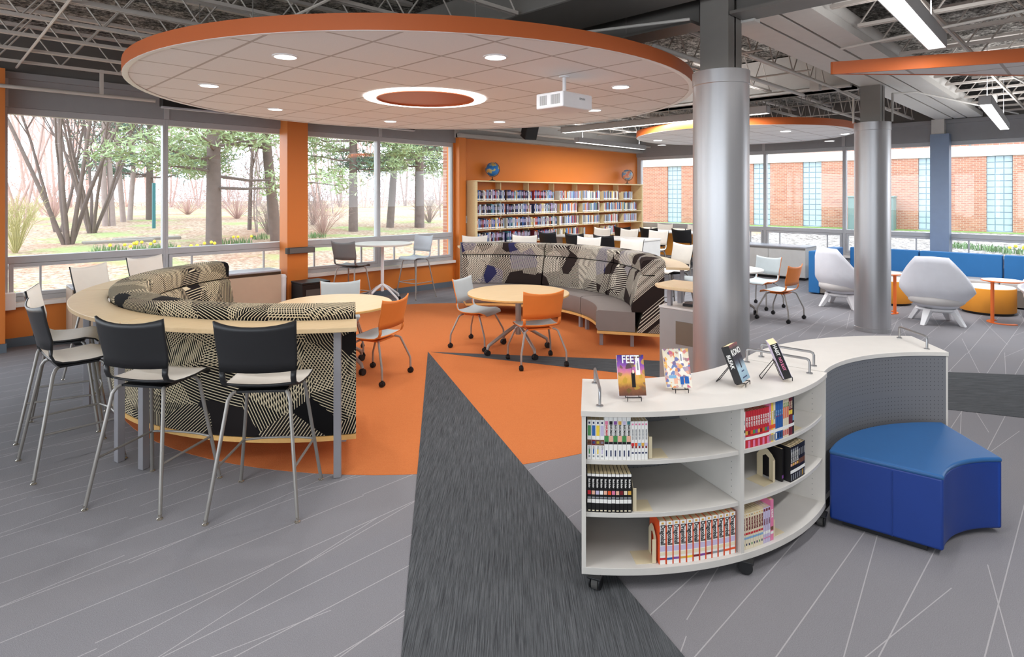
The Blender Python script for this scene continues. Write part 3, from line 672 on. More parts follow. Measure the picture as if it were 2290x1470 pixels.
def seat_and_back(t_, hs, top, inner, outer):
    P, us = shell(hs, top)
    b = shell_part(P, (0, 8), us, lambda i, j: i >= 6 and 2 <= j < 10)
    for i in range(len(b.f)): b.f[i] = b.f[i][::-1]
    shell_build(b, 'seat', [inner, outer], t_)
    b = shell_part(P, (8, 13), us)
    for i in range(len(b.f)): b.f[i] = b.f[i][::-1]
    shell_build(b, 'backrest', [inner, outer], t_)
def make_stool(name, inner, outer, hs=.76, legm='stool_leg'):
    t_ = thing(name, (0, 0, 0), 0, 'x', 'bar stool'); seat_and_back(t_, hs, .39, inner, outer)
    feet = {}
    for sx in (1, -1):
        for sy in (1, -1):
            tp = Vector((.12 if sx > 0 else -.13, .155*sy, hs-.032)); kn = Vector((.15 if sx > 0 else -.165, .185*sy, hs-.075)); ft = Vector((.245 if sx > 0 else -.285, .265*sy, .012))
            o = MB().tube([tp, (tp+kn)/2+Vector((.0, 0, .012)), kn, ft], .0115, 8).build('leg', legm, t_, smooth=50)
            MB().lathe([(.001, 0), (.018, 0), (.018, .006), (.010, .012), (.010, .03)], 12, cap=False, c=(ft.x, ft.y, 0)).build('glide', 'chrome', o, smooth=50)
            feet[(sx, sy)] = (kn, ft)
    def onleg(k, z): kn, ft = feet[k]; f = (kn.z-z)/(kn.z-ft.z); return kn+(ft-kn)*f
    b = MB()
    for sy in (1, -1): b.tube([onleg((-1, sy), .30), onleg((1, sy), .30)], .008, 8)
    p_, q_ = onleg((1, 1), .30), onleg((1, -1), .30); m_ = (p_+q_)/2+Vector((.03, 0, 0)); b.tube([p_, (p_+m_)/2+Vector((.01, 0, 0)), m_, (q_+m_)/2+Vector((.01, 0, 0)), q_], .008, 8)
    b.build('footrest', legm, t_, smooth=50)
    MB().box(-.13, -.15, hs-.04, .13, .15, hs-.026).build('seat_frame', outer, t_)
    return t_
def make_caster_chair(name, inner, outer, hs=.45):
    t_ = thing(name, (0, 0, 0), 0, 'x', 'chair'); seat_and_back(t_, hs, .385, inner, outer)
    for sx in (1, -1):
        for sy in (1, -1):
            tp = Vector((.11*sx-.01, .15*sy, hs-.032)); k1 = Vector((.15*sx-.01, .20*sy, hs-.055)); k2 = Vector((.235*sx, .262*sy, .19)); k3 = Vector((.242*sx, .268*sy, .165)); ft = Vector((.245*sx, .27*sy, .06))
            o = MB().tube([tp, (tp+k1)/2+Vector((0, 0, .006)), k1, k2, k3, ft], .0115, 8).build('leg', 'leg_metal', t_, smooth=50)
            b = MB().sphere((ft.x, ft.y, .029), .027, 14, 8); b.tube([ft-Vector((0, 0, .012)), ft+Vector((0, 0, .008))], .013, 8); b.disc_y((ft.x, ft.y-.012, .029), .029, .012, 16); b.disc_y((ft.x, ft.y+.012, .029), .029, .012, 16)
            b.build('caster', 'black_rubber', o, smooth=50)
    MB().box(-.12, -.14, hs-.045, .12, .14, hs-.026).build('seat_frame', outer, t_, bevel=.008)
    return t_
def place(proto, used, x, y, hd, lab, grp, cat=None):
    t_ = proto if not used[0] else copy_tree(proto)
    used[0] = True; t_.location = (x, y, 0); t_.rotation_euler = (0, 0, R(hd)); t_['label'] = lab; t_['group'] = grp
    return t_
ST = make_stool('bar_stool', 'cream_shell', 'black_shell'); us_ = [False]
g = 'bar stools at the left booth counter'
STOOLS = [(1.59, 3.78, 48.3, 'black-backed bar stool facing the counter, nearest the orange carpet'), (1.12, 4.38, 34, 'black-backed bar stool, second from the right in front of the patterned booth'),
 (.83, 5.36, 3, 'black-backed bar stool at far left, the nearer of the pair'), (.90, 6.16, -16, 'bar stool at far left showing its cream inner back behind a black-backed stool')]
for x, y, a, l in STOOLS: place(ST, us_, x, y, a, l, g)
g = 'bar stools on the window side of the left counter'
place(ST, us_, 1.48, 7.68, -52, 'cream-faced bar stool in front of the left end of the tan cabinet', g); place(ST, us_, 2.12, 8.28, -64, 'cream-faced bar stool between tan cabinet and booth, nearest the patterned back', g)
g = 'bar stools at the right booth counter'
for a, rr, l in ((50, 3.05, 'cream-faced bar stool behind the right booth, closest to the windows'), (34, 3.25, 'cream-faced bar stool behind the right booth, second from the window end'), (13, 3.25, 'cream-faced bar stool behind the middle of the right booth'), (-1.5, 3.25, 'cream-faced bar stool behind the right booth in front of the white end panel'), (-21, 3.2, 'cream-faced bar stool beside the counter end left of the near column')):
    place(ST, us_, C2.x+rr*cos(R(a)), C2.y+rr*sin(R(a)), a+180, l, g)
g = 'black stools at the first white high table'
for y, l in ((8.35, 'first from the left'), (7.62, 'in the middle'), (6.90, 'first from the right')): place(ST, us_, 9.62, y, 0, 'black-backed stool at the first white high table, %s of its three' % l, g)
g = 'cream stools across the first white high table'
for y, l in ((8.45, 'first from the left'), (7.7, 'in the middle'), (6.95, 'first from the right')): place(ST, us_, 11.25, y, 180, 'cream-faced stool across the first white high table, %s' % l, g)
g = 'black stools at the second white high table'
for y, l in ((8.45, 'first from the left'), (7.7, 'in the middle'), (6.85, 'first from the right, beside the near column')): place(ST, us_, 12.5, y, 0, 'black-backed stool at the second white high table, %s' % l, g)
g = 'cream stools by the right windows'
for y, l in ((8.5, 'left of the pair'), (7.6, 'right of the pair')): place(ST, us_, 14.15, y, 180, 'cream-faced stool by the far corner windows, %s' % l, g)
OS = make_stool('bar_stool', 'grey_shell', 'orange_shell'); OS.location = (C2.x+3.1*cos(R(-39)), C2.y+3.1*sin(R(-39)), 0); OS.rotation_euler = (0, 0, R(141))
tag(OS, 'orange-backed stool partly hidden behind the near round column')
HS = make_stool('bar_stool', 'dark_grey_shell', 'dark_grey_shell', legm='leg_metal'); HS.location = (5.22, 9.05, 0); HS.rotation_euler = (0, 0, R(22)); tag(HS, 'dark grey bar stool left of the white high table by the window')
HS2 = make_stool('bar_stool', 'light_grey_shell', 'light_grey_shell', legm='leg_metal'); HS2.location = (6.72, 9.32, 0); HS2.rotation_euler = (0, 0, R(188)); tag(HS2, 'light grey bar stool right of the white high table by the window')
OC = make_caster_chair('caster_chair', 'grey_shell', 'orange_shell'); uo = [False]
g = 'orange chairs on casters'
for x, y, a, l in ((3.48, 5.51, 113, 'orange chair on casters beside the left round maple table, back to the aisle'), (5.14, 5.77, -70, 'orange chair with pale seat on the window side of the right round maple table'), (5.07, 4.67, 63, 'orange chair on casters in front of the right round maple table'),
  (3.66, 6.62, -120, 'chair with pale inner back on the far side of the left maple table'), (9.59, 3.64, 86, 'orange chair on casters in front of the white round table, back towards camera'), (10.40, 4.28, 168, 'orange-edged chair with pale inner back right of the white round table')):
    place(OC, uo, x, y, a, l, g)
# ---- round tables
def round_table(loc, r, h, topm, edgem, colm, lab, nl=4, lr=.42, rot=20, rc_=.036, top_t=.03, seated=True):
    t_ = thing('round_table', loc, R(rot), lab, 'table')
    MB().lathe([(.001, h-top_t), (r-.01, h-top_t), (r, h-top_t+.006), (r, h-.004), (r-.004, h), (.001, h)], 72, cap=False).build('tabletop', topm, t_, smooth=30)
    if edgem: MB().lathe([(r+.0005, h-top_t+.004), (r+.003, h-top_t+.006), (r+.003, h-.006), (r+.0005, h-.004)], 72, cap=False).build('edge_band', edgem, t_, smooth=30)
    MB().lathe([(rc_, .22), (rc_, h-top_t-.02), (.12, h-top_t-.012), (.12, h-top_t)], 24, cap=True).build('column', colm, t_, smooth=40)
    for k in range(nl):
        a = 2*pi*k/nl; ca, sa = cos(a), sin(a)
        pts = [(rc_*.3*ca, rc_*.3*sa, .34), (.15*ca, .15*sa, .27), (lr*.8*ca, lr*.8*sa, .16), (lr*.96*ca, lr*.96*sa, .12), (lr*ca, lr*sa, .075)]
        o = MB().tube(pts, .023, 10, r1=.017).build('leg', colm, t_, smooth=50)
        b = MB().disc_y((lr*ca, lr*sa-.014, .035), .035, .018, 18); b.disc_y((lr*ca, lr*sa+.014, .035), .035, .018, 18); b.tube([(lr*ca, lr*sa, .03), (lr*ca, lr*sa, .08)], .014, 8); b.build('caster', 'black_rubber', o, smooth=50)
    return t_
p = cw(-1.97, 6.62); round_table((p.x, p.y, 0), .625, .74, 'maple', 'maple_edge', 'leg_metal', 'round maple table inside the left booth', rot=15)
p = cw(.078, 7.38); round_table((p.x, p.y, 0), .625, .74, 'maple', 'maple_edge', 'leg_metal', 'round maple table in the middle in front of the right booth', rot=-18)
round_table((5.93, 9.22, 0), .53, 1.08, 'white_laminate', None, 'white_metal', 'tall white round table by the left windows', lr=.40, rot=10, rc_=.028)
round_table((9.42, 4.42, 0), .55, .74, 'white_laminate', None, 'leg_metal', 'white round table half hidden behind the near column', lr=.42, rot=30)
# ---- white high tables
def long_table(x0, x1, y0, y1, lab):
    t_ = thing('high_table', ((x0+x1)/2, (y0+y1)/2, 0), 0, lab, 'table', 'white high tables in the far corner'); hx, hy = (x1-x0)/2, (y1-y0)/2
    MB().box(-hx, -hy, 1.02, hx, hy, 1.05).build('tabletop', 'white_laminate', t_, bevel=.004)
    for s_ in (-1, 1): MB().box(-hx+.03, s_*(hy-.03)-.015, 0, hx-.03, s_*(hy-.03)+.015, 1.02).build('end_panel', 'cabinet_white', t_)
    MB().box(-.02, -hy+.05, .45, .0, hy-.05, 1.02).build('modesty_panel', 'drum_orange', t_)
long_table(10.05, 10.85, 6.5, 8.85, 'long white high table with white end panel, the nearer of two'); long_table(12.95, 13.7, 6.45, 8.9, 'long white high table by the corner windows, the farther of two')
for (x, y, a, l) in ((10.3, 8.1, 20, 'pale paper lying on the nearer white high table'), (13.2, 8.2, 10, 'pale paper lying on the farther white high table')):
    tag(MB().box(-.10, -.14, 0, .10, .14, .012).build('paper_sheet', 'ink_cream', loc=(x, y, 1.05), rot=R(a)), l, 'paper')
# ---- cabinets
def credenza(x0, x1, y0, y1, h, body, doorm, topm, n, face, lab, feet=.06):
    t_ = thing('cabinet', ((x0+x1)/2, (y0+y1)/2, 0), 0, lab, 'cabinet'); hx, hy = (x1-x0)/2, (y1-y0)/2
    MB().box(-hx, -hy, feet, hx, hy, h-.028).build('body', body, t_)
    MB().box(-hx-.0, -hy-.0, h-.025, hx, hy, h).build('top', topm, t_, bevel=.003)
    MB().box(-hx+.04, -hy+.04, 0, hx-.04, hy-.04, feet).build('plinth', 'black_plastic', t_)
    for k in range(n):
        if face == 'y':
            w_ = 2*hx/n; o = MB().box(-hx+k*w_+.006, -hy-.018, feet+.01, -hx+(k+1)*w_-.006, -hy-.001, h-.075).build('door', doorm, t_, bevel=.002)
        else:
            w_ = 2*hy/n; o = MB().box(-hx-.018, -hy+k*w_+.006, feet+.01, -hx-.001, -hy+(k+1)*w_-.006, h-.075).build('door', doorm, t_, bevel=.002)
    if face == 'y': MB().box(-hx+.01, -hy-.006, h-.07, hx-.01, -hy-.001, h-.03).build('shadow_gap', 'brown_metal', t_)
    else: MB().box(-hx-.006, -hy+.01, h-.07, -hx-.001, hy-.01, h-.03).build('shadow_gap', 'steel_grey', t_)
credenza(1.42, 4.14, 9.36, 9.80, .75, 'cabinet_tan', 'cabinet_tan', 'cabinet_top', 3, 'y', 'long tan cabinet under the left windows behind the booth')
credenza(14.25, 14.95, 4.85, 7.35, .76, 'cabinet_white', 'cabinet_white', 'cabinet_top', 3, 'x', 'white low cabinet under the right windows beside the blue sofa')
# ---- small things by the orange wall column
t_ = thing('storage_box', (4.60, 9.28, 0), 0, 'black storage box on the floor before the orange wall column', 'box')
MB().box(-.24, -.2, 0, .24, .2, .50).build('body', 'black_plastic', t_, bevel=.008); MB().box(-.245, -.205, .50, .245, .205, .535).build('lid', 'black_plastic', t_, bevel=.01); MB().box(-.18, -.206, .1, .18, -.2, .42).build('front_panel', 'gap_dark', t_)
t_ = thing('sound_bar', (4.55, 9.555, 1.02), 0, 'dark grey bar speaker mounted across the orange wall column', 'speaker')
MB().box(-.24, -.045, -.05, .24, .045, .05).build('body', 'gap_dark', t_, bevel=.01); MB().box(-.20, -.052, -.042, .22, -.045, .042).build('grille', 'steel_dark', t_)
t_ = thing('waste_bin', (4.22, 9.50, 0), 0, 'narrow white bin standing between tan cabinet and orange column', 'bin')
MB().lathe([(.055, 0), (.062, .56), (.062, .6)], 20).build('body', 'white_plastic', t_, smooth=40); MB().lathe([(.066, .6), (.066, .62), (.05, .65), (.001, .655)], 20, cap=False).build('lid', 'white_metal', t_, smooth=40)
t_ = thing('wall_strobe', (8.42, 9.80, 1.42), 0, 'small white alarm box on the orange wall left of the bookcase', 'alarm')
MB().box(-.05, -.03, -.08, .05, .03, .08).build('body', 'white_plastic', t_, bevel=.01); MB().box(-.03, -.045, -.03, .03, -.03, .03).build('lens', 'cabinet_white', t_)
# ---- grey kiosk left of the near column
t_ = thing('charging_station', (5.20, 2.66, 0), 0, 'grey cabinet with raised maple top left of the near round column', 'cabinet')
MB().box(0, -.02, 0.03, .32, .48, .83).build('body', 'cabinet_grey', t_, bevel=.004); MB().box(-.005, -.025, .83, .325, .485, .85).build('lower_top', 'cabinet_white', t_, bevel=.003)
pts = [(-.02, .52), (-.10, .44), (-.13, .3), (-.13, -.08), (.34, -.08), (.34, .52)]
MB().prism(pts, 1.035, 1.065).build('raised_top', 'maple', t_, bevel=.005)
for x, y in ((.06, .40), (.06, .06), (.26, .40), (.26, .06)): MB().box(x-.02, y-.02, .85, x+.02, y+.02, 1.036).build('post', 'post_metal', t_)
MB().box(-.006, .10, .50, 0, .30, .72).build('outlet_cover', 'mask_brown', t_, bevel=.002)
t2 = tag(MB().box(-.07, -.10, 0, .07, .10, .025).build('tablet_device', 'black_plastic', loc=(5.40, 2.87, .85), rot=R(15), bevel=.004), 'black device lying on the grey cabinet under the raised maple top', 'device')
# ---- blue sofa
t_ = thing('sectional_sofa', (13.7, 2.4, 0), 0, 'blue sectional sofa with pale seats under the right windows', 'sofa')
def local(o): return o
for (y0, y1) in ((2.62, 3.82), (1.35, 2.60), (.08, 1.33), (-1.2, .06)):
    MB().box(.08, y0-2.4, .04, .28, y1-2.4, .86).build('back_cushion', 'sofa_blue', t_, bevel=.02, seg=3)
    MB().box(-.48, y0-2.4, .30, .07, y1-2.4, .44).build('seat_cushion', 'sofa_seat', t_, bevel=.025, seg=3)
    MB().box(-.47, y0-2.4, .03, .07, y1-2.4, .30).build('base', 'sofa_base', t_)
MB().box(-1.22, 1.60, .02, .28, 1.80, .84).build('end_back', 'sofa_blue', t_, bevel=.02, seg=3)
MB().box(-1.2, 1.14, .30, -.5, 1.58, .44).build('seat_cushion', 'sofa_seat', t_, bevel=.025, seg=3); MB().box(-1.19, 1.15, .03, -.5, 1.59, .30).build('base', 'sofa_base', t_)
# ---- lounge shell chairs
def lounge():
    t_ = thing('lounge_chair', (0, 0, 0), 0, 'x', 'lounge chair', 'white shell lounge chairs')
    N = 36; rows = 9; b = MB(); P = []
    def rim(ph):  # angle from the back
        a = abs(ph)
        tb = [(0, 1.03, .40), (30, 1.02, .42), (60, .77, .45), (90, .50, .49), (115, .47, .46), (140, .44, .42), (180, .42, .40)]
        for k in range(len(tb)-1):
            if tb[k][0] <= a <= tb[k+1][0]:
                f = (a-tb[k][0])/(tb[k+1][0]-tb[k][0]); return tb[k][1]+f*(tb[k+1][1]-tb[k][1]), tb[k][2]+f*(tb[k+1][2]-tb[k][2])
    for j in range(rows+1):
        s_ = j/rows; row = []
        for i in range(N):
            ph = -180+360*i/N; zt, rt = rim(ph)
            z = .235+(zt-.235)*s_**1.15
            r0 = .24; rr = r0+(rt-r0)*min(1, ((z-.235)/.26))**.8 if s_ > 0 else r0
            rr = min(rr, rt)
            row.append((-rr*cos(R(ph))*(.92), rr*sin(R(ph)), z))
        P.append(row)
    for r_ in P: b.v += r_
    for j in range(rows):
        for i in range(N): b.f.append((j*N+i, j*N+(i+1) % N, (j+1)*N+(i+1) % N, (j+1)*N+i)); b.m.append(0)
    b.f.append(tuple(range(N-1, -1, -1))); b.m.append(0)
    o = b.build('shell', 'lounge_white', t_, smooth=60); s_ = o.modifiers.new('thick', 'SOLIDIFY'); s_.thickness = .03; s_.offset = -1
    MB().lathe([(.001, .30), (.33, .30), (.36, .33), (.36, .39), (.33, .42), (.001, .43)], 32, cap=False).build('seat_cushion', 'sofa_seat', t_, smooth=50)
    MB().lathe([(.001, .185), (.24, .185), (.27, .21), (.25, .235), (.001, .235)], 32, cap=False).build('base', 'white_plastic', t_, smooth=40)
    for k in range(4):
        a = pi/4+.5+k*pi/2; m = Matrix.Rotation(a, 4, 'Z'); b = MB()
        pr = [(.14, .235), (.26, .235), (.40, 0.0), (.335, 0.0), (.22, .17), (.14, .19)]
        vs = [m @ Vector((x, y * (.055 if z > .1 else .03), z)) for y in (-1, 1) for x, z in pr]; n = len(pr)
        b.add(vs, [tuple(range(n)), tuple(range(2*n-1, n-1, -1))]+[(i, n+i, n+(i+1) % n, (i+1) % n) for i in range(n)]); b.build('leg', 'white_plastic', t_, bevel=.006)
    return t_
L = lounge(); L.location = (11.0, 1.86, 0); L.rotation_euler = (0, 0, R(0)); L['label'] = 'white shell lounge chair seen from behind right of the far column'
copy_tree(L, (11.45, 3.30, 0), R(-28), 'white shell lounge chair seen side-on left of the far column'); copy_tree(L, (12.40, .60, 0), R(150), 'white shell lounge chair cut off by the right edge')
# ---- drums and side tables
def drum(x, y, lab):
    t_ = thing('drum_ottoman', (x, y, 0), 0, lab, 'ottoman', 'orange drum ottomans')
    MB().lathe([(.34, 0), (.34, .04)], 48).build('plinth', 'black_plastic', t_, smooth=40); MB().lathe([(.37, .04), (.375, .05), (.375, .41), (.365, .425)], 48, cap=False).build('side', 'drum_orange', t_, smooth=40)
    MB().lathe([(.366, .422), (.355, .435), (.001, .437)], 48, cap=False).build('top', 'drum_top', t_, smooth=40)
drum(12.55, 1.42, 'orange drum ottoman between white lounge chair and blue sofa at right'); drum(12.42, 2.82, 'orange drum ottoman just right of the far round column')
def ctable(x, y, rz, h, lab):
    t_ = thing('side_table', (x, y, 0), rz, lab, 'side table', 'orange side tables')
    MB().lathe([(.001, h-.018), (.255, h-.018), (.26, h-.012), (.255, h-.001)], 48, cap=False, c=(.16, 0, 0)).build('rim', 'table_orange', t_, smooth=40); MB().lathe([(.001, h), (.252, h)], 48, cap=False, c=(.16, 0, 0)).build('tabletop', 'white_laminate', t_)
    b = MB(); b.tube([(0, 0, .01), (0, 0, h-.015)], .024, 14); b.lathe([(.05, h-.03), (.05, h-.018)], 20); b.build('pole', 'table_orange', t_, smooth=40)
    MB().arc(.15, .20, 75, 285, .0, .012, 40, c=(.175, 0)).build('base', 'table_orange', t_)
ctable(11.55, 1.25, R(-40), .65, 'orange side table with C-shaped base beside the drum ottoman at right'); ctable(11.30, 2.47, R(70), .66, 'orange side table between the far round column and the lounge chair')
# ---- blue ottoman
t_ = thing('wedge_ottoman', (3.95, .06, 0), 0, 'bright blue curved wedge ottoman at lower right', 'ottoman')
A0, A1 = 40.5, 97.5
def wedge(Ri, Ro, z0, z1, rnd=.03): return MB().arc(Ri, Ro, A0, A1, z0, z1, 40)
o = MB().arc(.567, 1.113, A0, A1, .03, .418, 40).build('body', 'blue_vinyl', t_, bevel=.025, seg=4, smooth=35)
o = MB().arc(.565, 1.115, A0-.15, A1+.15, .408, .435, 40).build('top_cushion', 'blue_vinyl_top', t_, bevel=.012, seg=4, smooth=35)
MB().arc(.64, 1.05, A0+2, A1-2, 0, .03, 30).build('plinth', 'black_plastic', t_)
a = R(97.75); b = MB(); b.xbox(Matrix.Translation((.80*cos(a), .80*sin(a), .215)) @ Matrix.Rotation(a, 4, 'Z'), .003, .004, .36); b.build('seam', 'blue_vinyl', t_)
# ================================================================== CURVED DISPLAY SHELVES
CA = Vector((3.637, 2.853, 0)); RI, RO = 1.165, 1.672; A0, A1, AM = -142.3, -83.0, -113.2
t_ = thing('curved_bookshelf', (CA.x, CA.y, 0), 0, 'white curved mobile bookshelf with comics, nearest the camera', 'bookshelf')
MB().arc(RI-.005, RO+.006, A0-.1, A1+.05, .848, .876, 48).build('top', 'white_laminate', t_, bevel=.002)
MB().arc(RI, RO, A0, A1, .072, .107, 48).build('bottom', 'shelf_grey', t_, bevel=.0015)
for z in (.347, .607):
    MB().arc(RI+.006, RO-.015, A0+.75, AM-.45, z, z+.021, 30).build('shelf', 'shelf_grey', t_, bevel=.0015); MB().arc(RI+.006, RO-.015, AM+.45, A1-.75, z, z+.021, 30).build('shelf', 'shelf_grey', t_, bevel=.0015)
wA = .36
MB().arc(RI, RO, A0, A0+.72, .107, .848, 2).build('side_panel', 'white_laminate', t_); MB().arc(RI, RO, A1-.72, A1, .107, .848, 2).build('side_panel', 'white_laminate', t_)
MB().arc(RI+.006, RO-.004, AM-.4, AM+.4, .107, .848, 2).build('divider', 'shelf_grey', t_)
MB().arc(RI+.001, RI+.005, A0+.7, A1-.7, .107, .848, 40).build('back_panel', 'perforated', t_)
b = MB()
for a_, sg in ((AM-.42, -1), (A1-.74, -1), (AM+.42, 1), (A0+.74, 1)):
    for rr in (RI+.07, RO-.07):
        for k in range(22):
            z = .135+k*.032; a = R(a_); b.xbox(Matrix.Translation((rr*cos(a), rr*sin(a), z)) @ Matrix.Rotation(a, 4, 'Z'), .005, .0014, .005)
b.build('peg_hole', 'cabinet_grey', t_)
def caster_at(par, aa, rr, sw):
    a = R(aa); b = MB(); m = Matrix.Translation((rr*cos(a), rr*sin(a), 0)) @ Matrix.Rotation(R(sw), 4, 'Z')
    b.xbox(m @ Matrix.Translation((0, 0, .067)), .08, .07, .010); b.xbox(m @ Matrix.Translation((0, -.022, .048)), .05, .006, .045); b.xbox(m @ Matrix.Translation((0, .022, .048)), .05, .006, .045); b.xbox(m @ Matrix.Translation((0, 0, .062)), .05, .05, .008)
    k0 = len(b.v); b.disc_y((0, -.024, .038), .036, .008, 24); b.disc_y((0, .024, .038), .036, .008, 24)
    for i in range(k0, len(b.v)): b.v[i] = tuple(m @ Vector(b.v[i]))
    o = b.build('caster', 'black_plastic', par, bevel=.003)
    b = MB().disc_y((0, 0, .034), .034, .034, 24); b.v = [tuple(m @ Vector(q)) for q in b.v]; b.build('wheel', 'gap_dark', o, bevel=.004)
for aa, sw in ((A0+2.4, 20), (AM+1.0, -70), (A1-3, 10)):
    caster_at(t_, aa, RO-.012, sw); caster_at(t_, aa, RI+.07, sw+40)
def rail(par, c, r0, r1, aa, zb, s0=.07, s1=.07):
    a = R(aa); e = Vector((cos(a), sin(a), 0)); p = e*(r0+s0); q = e*(r1-s1); u = Vector((0, 0, 1)); H = .085; k = .018
    b = MB(); b.tube([p+u*zb, p+u*(zb+H-k), p+u*(zb+H-k*.3)+e*k*.3, p+u*(zb+H)+e*k, q+u*(zb+H)-e*k, q+u*(zb+H-k*.3)-e*k*.3, q+u*(zb+H-k), q+u*zb], .0075, 10)
    for w_ in (p, q): b.lathe([(.018, zb), (.018, zb+.005), (.01, zb+.007)], 16, c=(w_.x, w_.y, 0))
    b.build('book_rail', 'silver', par, smooth=50)
rail(t_, CA, RI, RO, A0+3.2, .876); rail(t_, CA, RI, RO, A1-3.0, .876)
CB = Vector((4.0, .055, 0)); BI, BO = 1.168, 1.625; B0, B1 = 37.6, 97.2
t2 = thing('curved_bookshelf', (CB.x, CB.y, 0), 0, 'white curved mobile bookshelf with grey perforated side behind the blue ottoman', 'bookshelf')
MB().arc(BI-.006, BO+.005, B0-.1, B1+.1, .848, .876, 48).build('top', 'white_laminate', t2, bevel=.002)
MB().arc(BI, BO, B0, B1, .072, .107, 48).build('bottom', 'shelf_grey', t2)
MB().arc(BI, BI+.012, B0+.6, B1-.6, .107, .848, 48).build('perforated_panel', 'perforated', t2, smooth=40)
for z in (.347, .607): MB().arc(BI+.02, BO-.012, B0+.9, B1-.9, z, z+.021, 30).build('shelf', 'shelf_grey', t2)
MB().arc(BI, BO, B0, B0+.62, .107, .848, 2).build('side_panel', 'white_laminate', t2); MB().arc(BI, BO, B1-.62, B1, .107, .848, 2).build('side_panel', 'white_laminate', t2)
MB().arc(BI+.013, BO-.004, 67, 67.7, .107, .848, 2).build('divider', 'shelf_grey', t2)
for aa, sw in ((B0+3, 20), (67.4, 70), (B1-3.5, 140)): caster_at(t2, aa, BO-.075, sw); caster_at(t2, aa, BI+.07, sw+30)
rail(t2, CB, BI, BO, B0+4.5, .876); rail(t2, CB, BI, BO, B1-4.0, .876)

# ------------------------------------------------------------------ comics
def comic(name, th, ht, dp, spine, marks, title=None, tsize=.02, tz=.6, tmat='ink_black', cover=None, tsx=1.0):
    """book standing upright, spine in the plane x=0 facing +x; marks = (z0, z1, material, width share) bands on the spine"""
    t_ = thing(name, (0, 0, 0), 0, 'x', 'comic book')
    b = MB(); c = .0012
    b.box(-dp, -th/2, 0, 0, -th/2+c, ht, 1); b.box(-dp, th/2-c, 0, 0, th/2, ht, 1); b.box(-c, -th/2, 0, 0, th/2, ht, 0)
    b.build('cover', [spine, cover or spine], t_)
    MB().box(-dp+.002, -th/2+c, .002, -c, th/2-c, ht-.002).build('pages', 'paper', t_)
    mats = []; b = MB()
    for z0, z1, m, wd in marks:
        if m not in mats: mats.append(m)
        if wd == 'L': b.box(0, -th/2, z0*ht, .0007, -th/2+.003, z1*ht, mats.index(m))
        elif wd == 'R': b.box(0, th/2-.003, z0*ht, .0007, th/2, z1*ht, mats.index(m))
        else: b.box(0, -th/2*wd, z0*ht, .0005, th/2*wd, z1*ht, mats.index(m))
    if mats: b.build('spine_art', mats, t_)
    if title:
        b = MB(); text_into(b, title, tsize, Matrix(((0, 0, 1, .0011), (0, 1, 0, 0), (-1, 0, 0, tz*ht), (0, 0, 0, 1))), 0, tsx)
        b.build('title', tmat, t_)
    return t_
ORD = ['first', 'second', 'third', 'fourth', 'fifth', 'sixth', 'seventh', 'eighth', 'ninth', 'tenth', 'eleventh', 'twelfth', 'thirteenth', 'fourteenth', 'fifteenth']
def put_row(protos, a_start, z, rr, step, labs, grp, used, jit=.0):
    a = a_start
    for (pk, th), lab in zip(protos, labs):
        wa = math.degrees(th/rr); a += wa/2; pr = pk
        o = pr if id(pr) not in used else copy_tree(pr); used.add(id(pr))
        r_ = rr+random.uniform(-jit, jit)
        o.location = (CA.x+r_*cos(R(a)), CA.y+r_*sin(R(a)), z+.0005); o.rotation_euler = (0, 0, R(a)); o['label'] = lab; o['group'] = grp
        a += wa/2+step
    return a
def bookend(a, z, h, lab, side=1, rr=RO-.09, dp=.11):
    t_ = thing('bookend', (CA.x+rr*cos(R(a)), CA.y+rr*sin(R(a)), z), R(a), lab, 'bookend', 'tan metal bookends')
    b = MB(); n = 8; pts = [(-dp/2, 0), (dp/2, 0), (dp/2, h*.72), (dp/2-.02, h*.86), (dp/2-.045, h), (-dp/2+.045, h), (-dp/2+.02, h*.86), (-dp/2, h*.72)]
    hole = [(-.018, .012), (.018, .012), (.018, h*.55), (.008, h*.66), (-.008, h*.66), (-.018, h*.55)]
    vs = []
    for y in (0, .0015): vs += [(x, y, q) for x, q in pts]
    # plate as side strips and top, leaving the punched opening
    b.box(-dp/2, 0, 0, -.02, .0016, h*.72); b.box(.02, 0, 0, dp/2, .0016, h*.72)
    b.add([(x, y, q) for y in (0, .0016) for x, q in ((-dp/2, h*.72), (-.02, h*.72), (0, h*.8), (.02, h*.72), (dp/2, h*.72), (dp/2-.02, h*.88), (dp/2-.045, h), (-dp/2+.045, h), (-dp/2+.02, h*.88))],
          [tuple(range(9)), tuple(range(17, 8, -1))]+[(i, 9+i, 9+(i+1) % 9, (i+1) % 9) for i in range(9)])
    b.box(dp/2-.0016, 0, 0, dp/2, .018*side, h*.72)
    b.build('plate', 'bookend_tan', t_)
    MB().box(-dp/2, 0 if side > 0 else -.10, 0, dp/2, .10 if side > 0 else 0, .0015).build('foot', 'bookend_tan', t_)
    return t_
usd = set(); zt, zm, zb = .628, .368, .107; RB = RO-.022
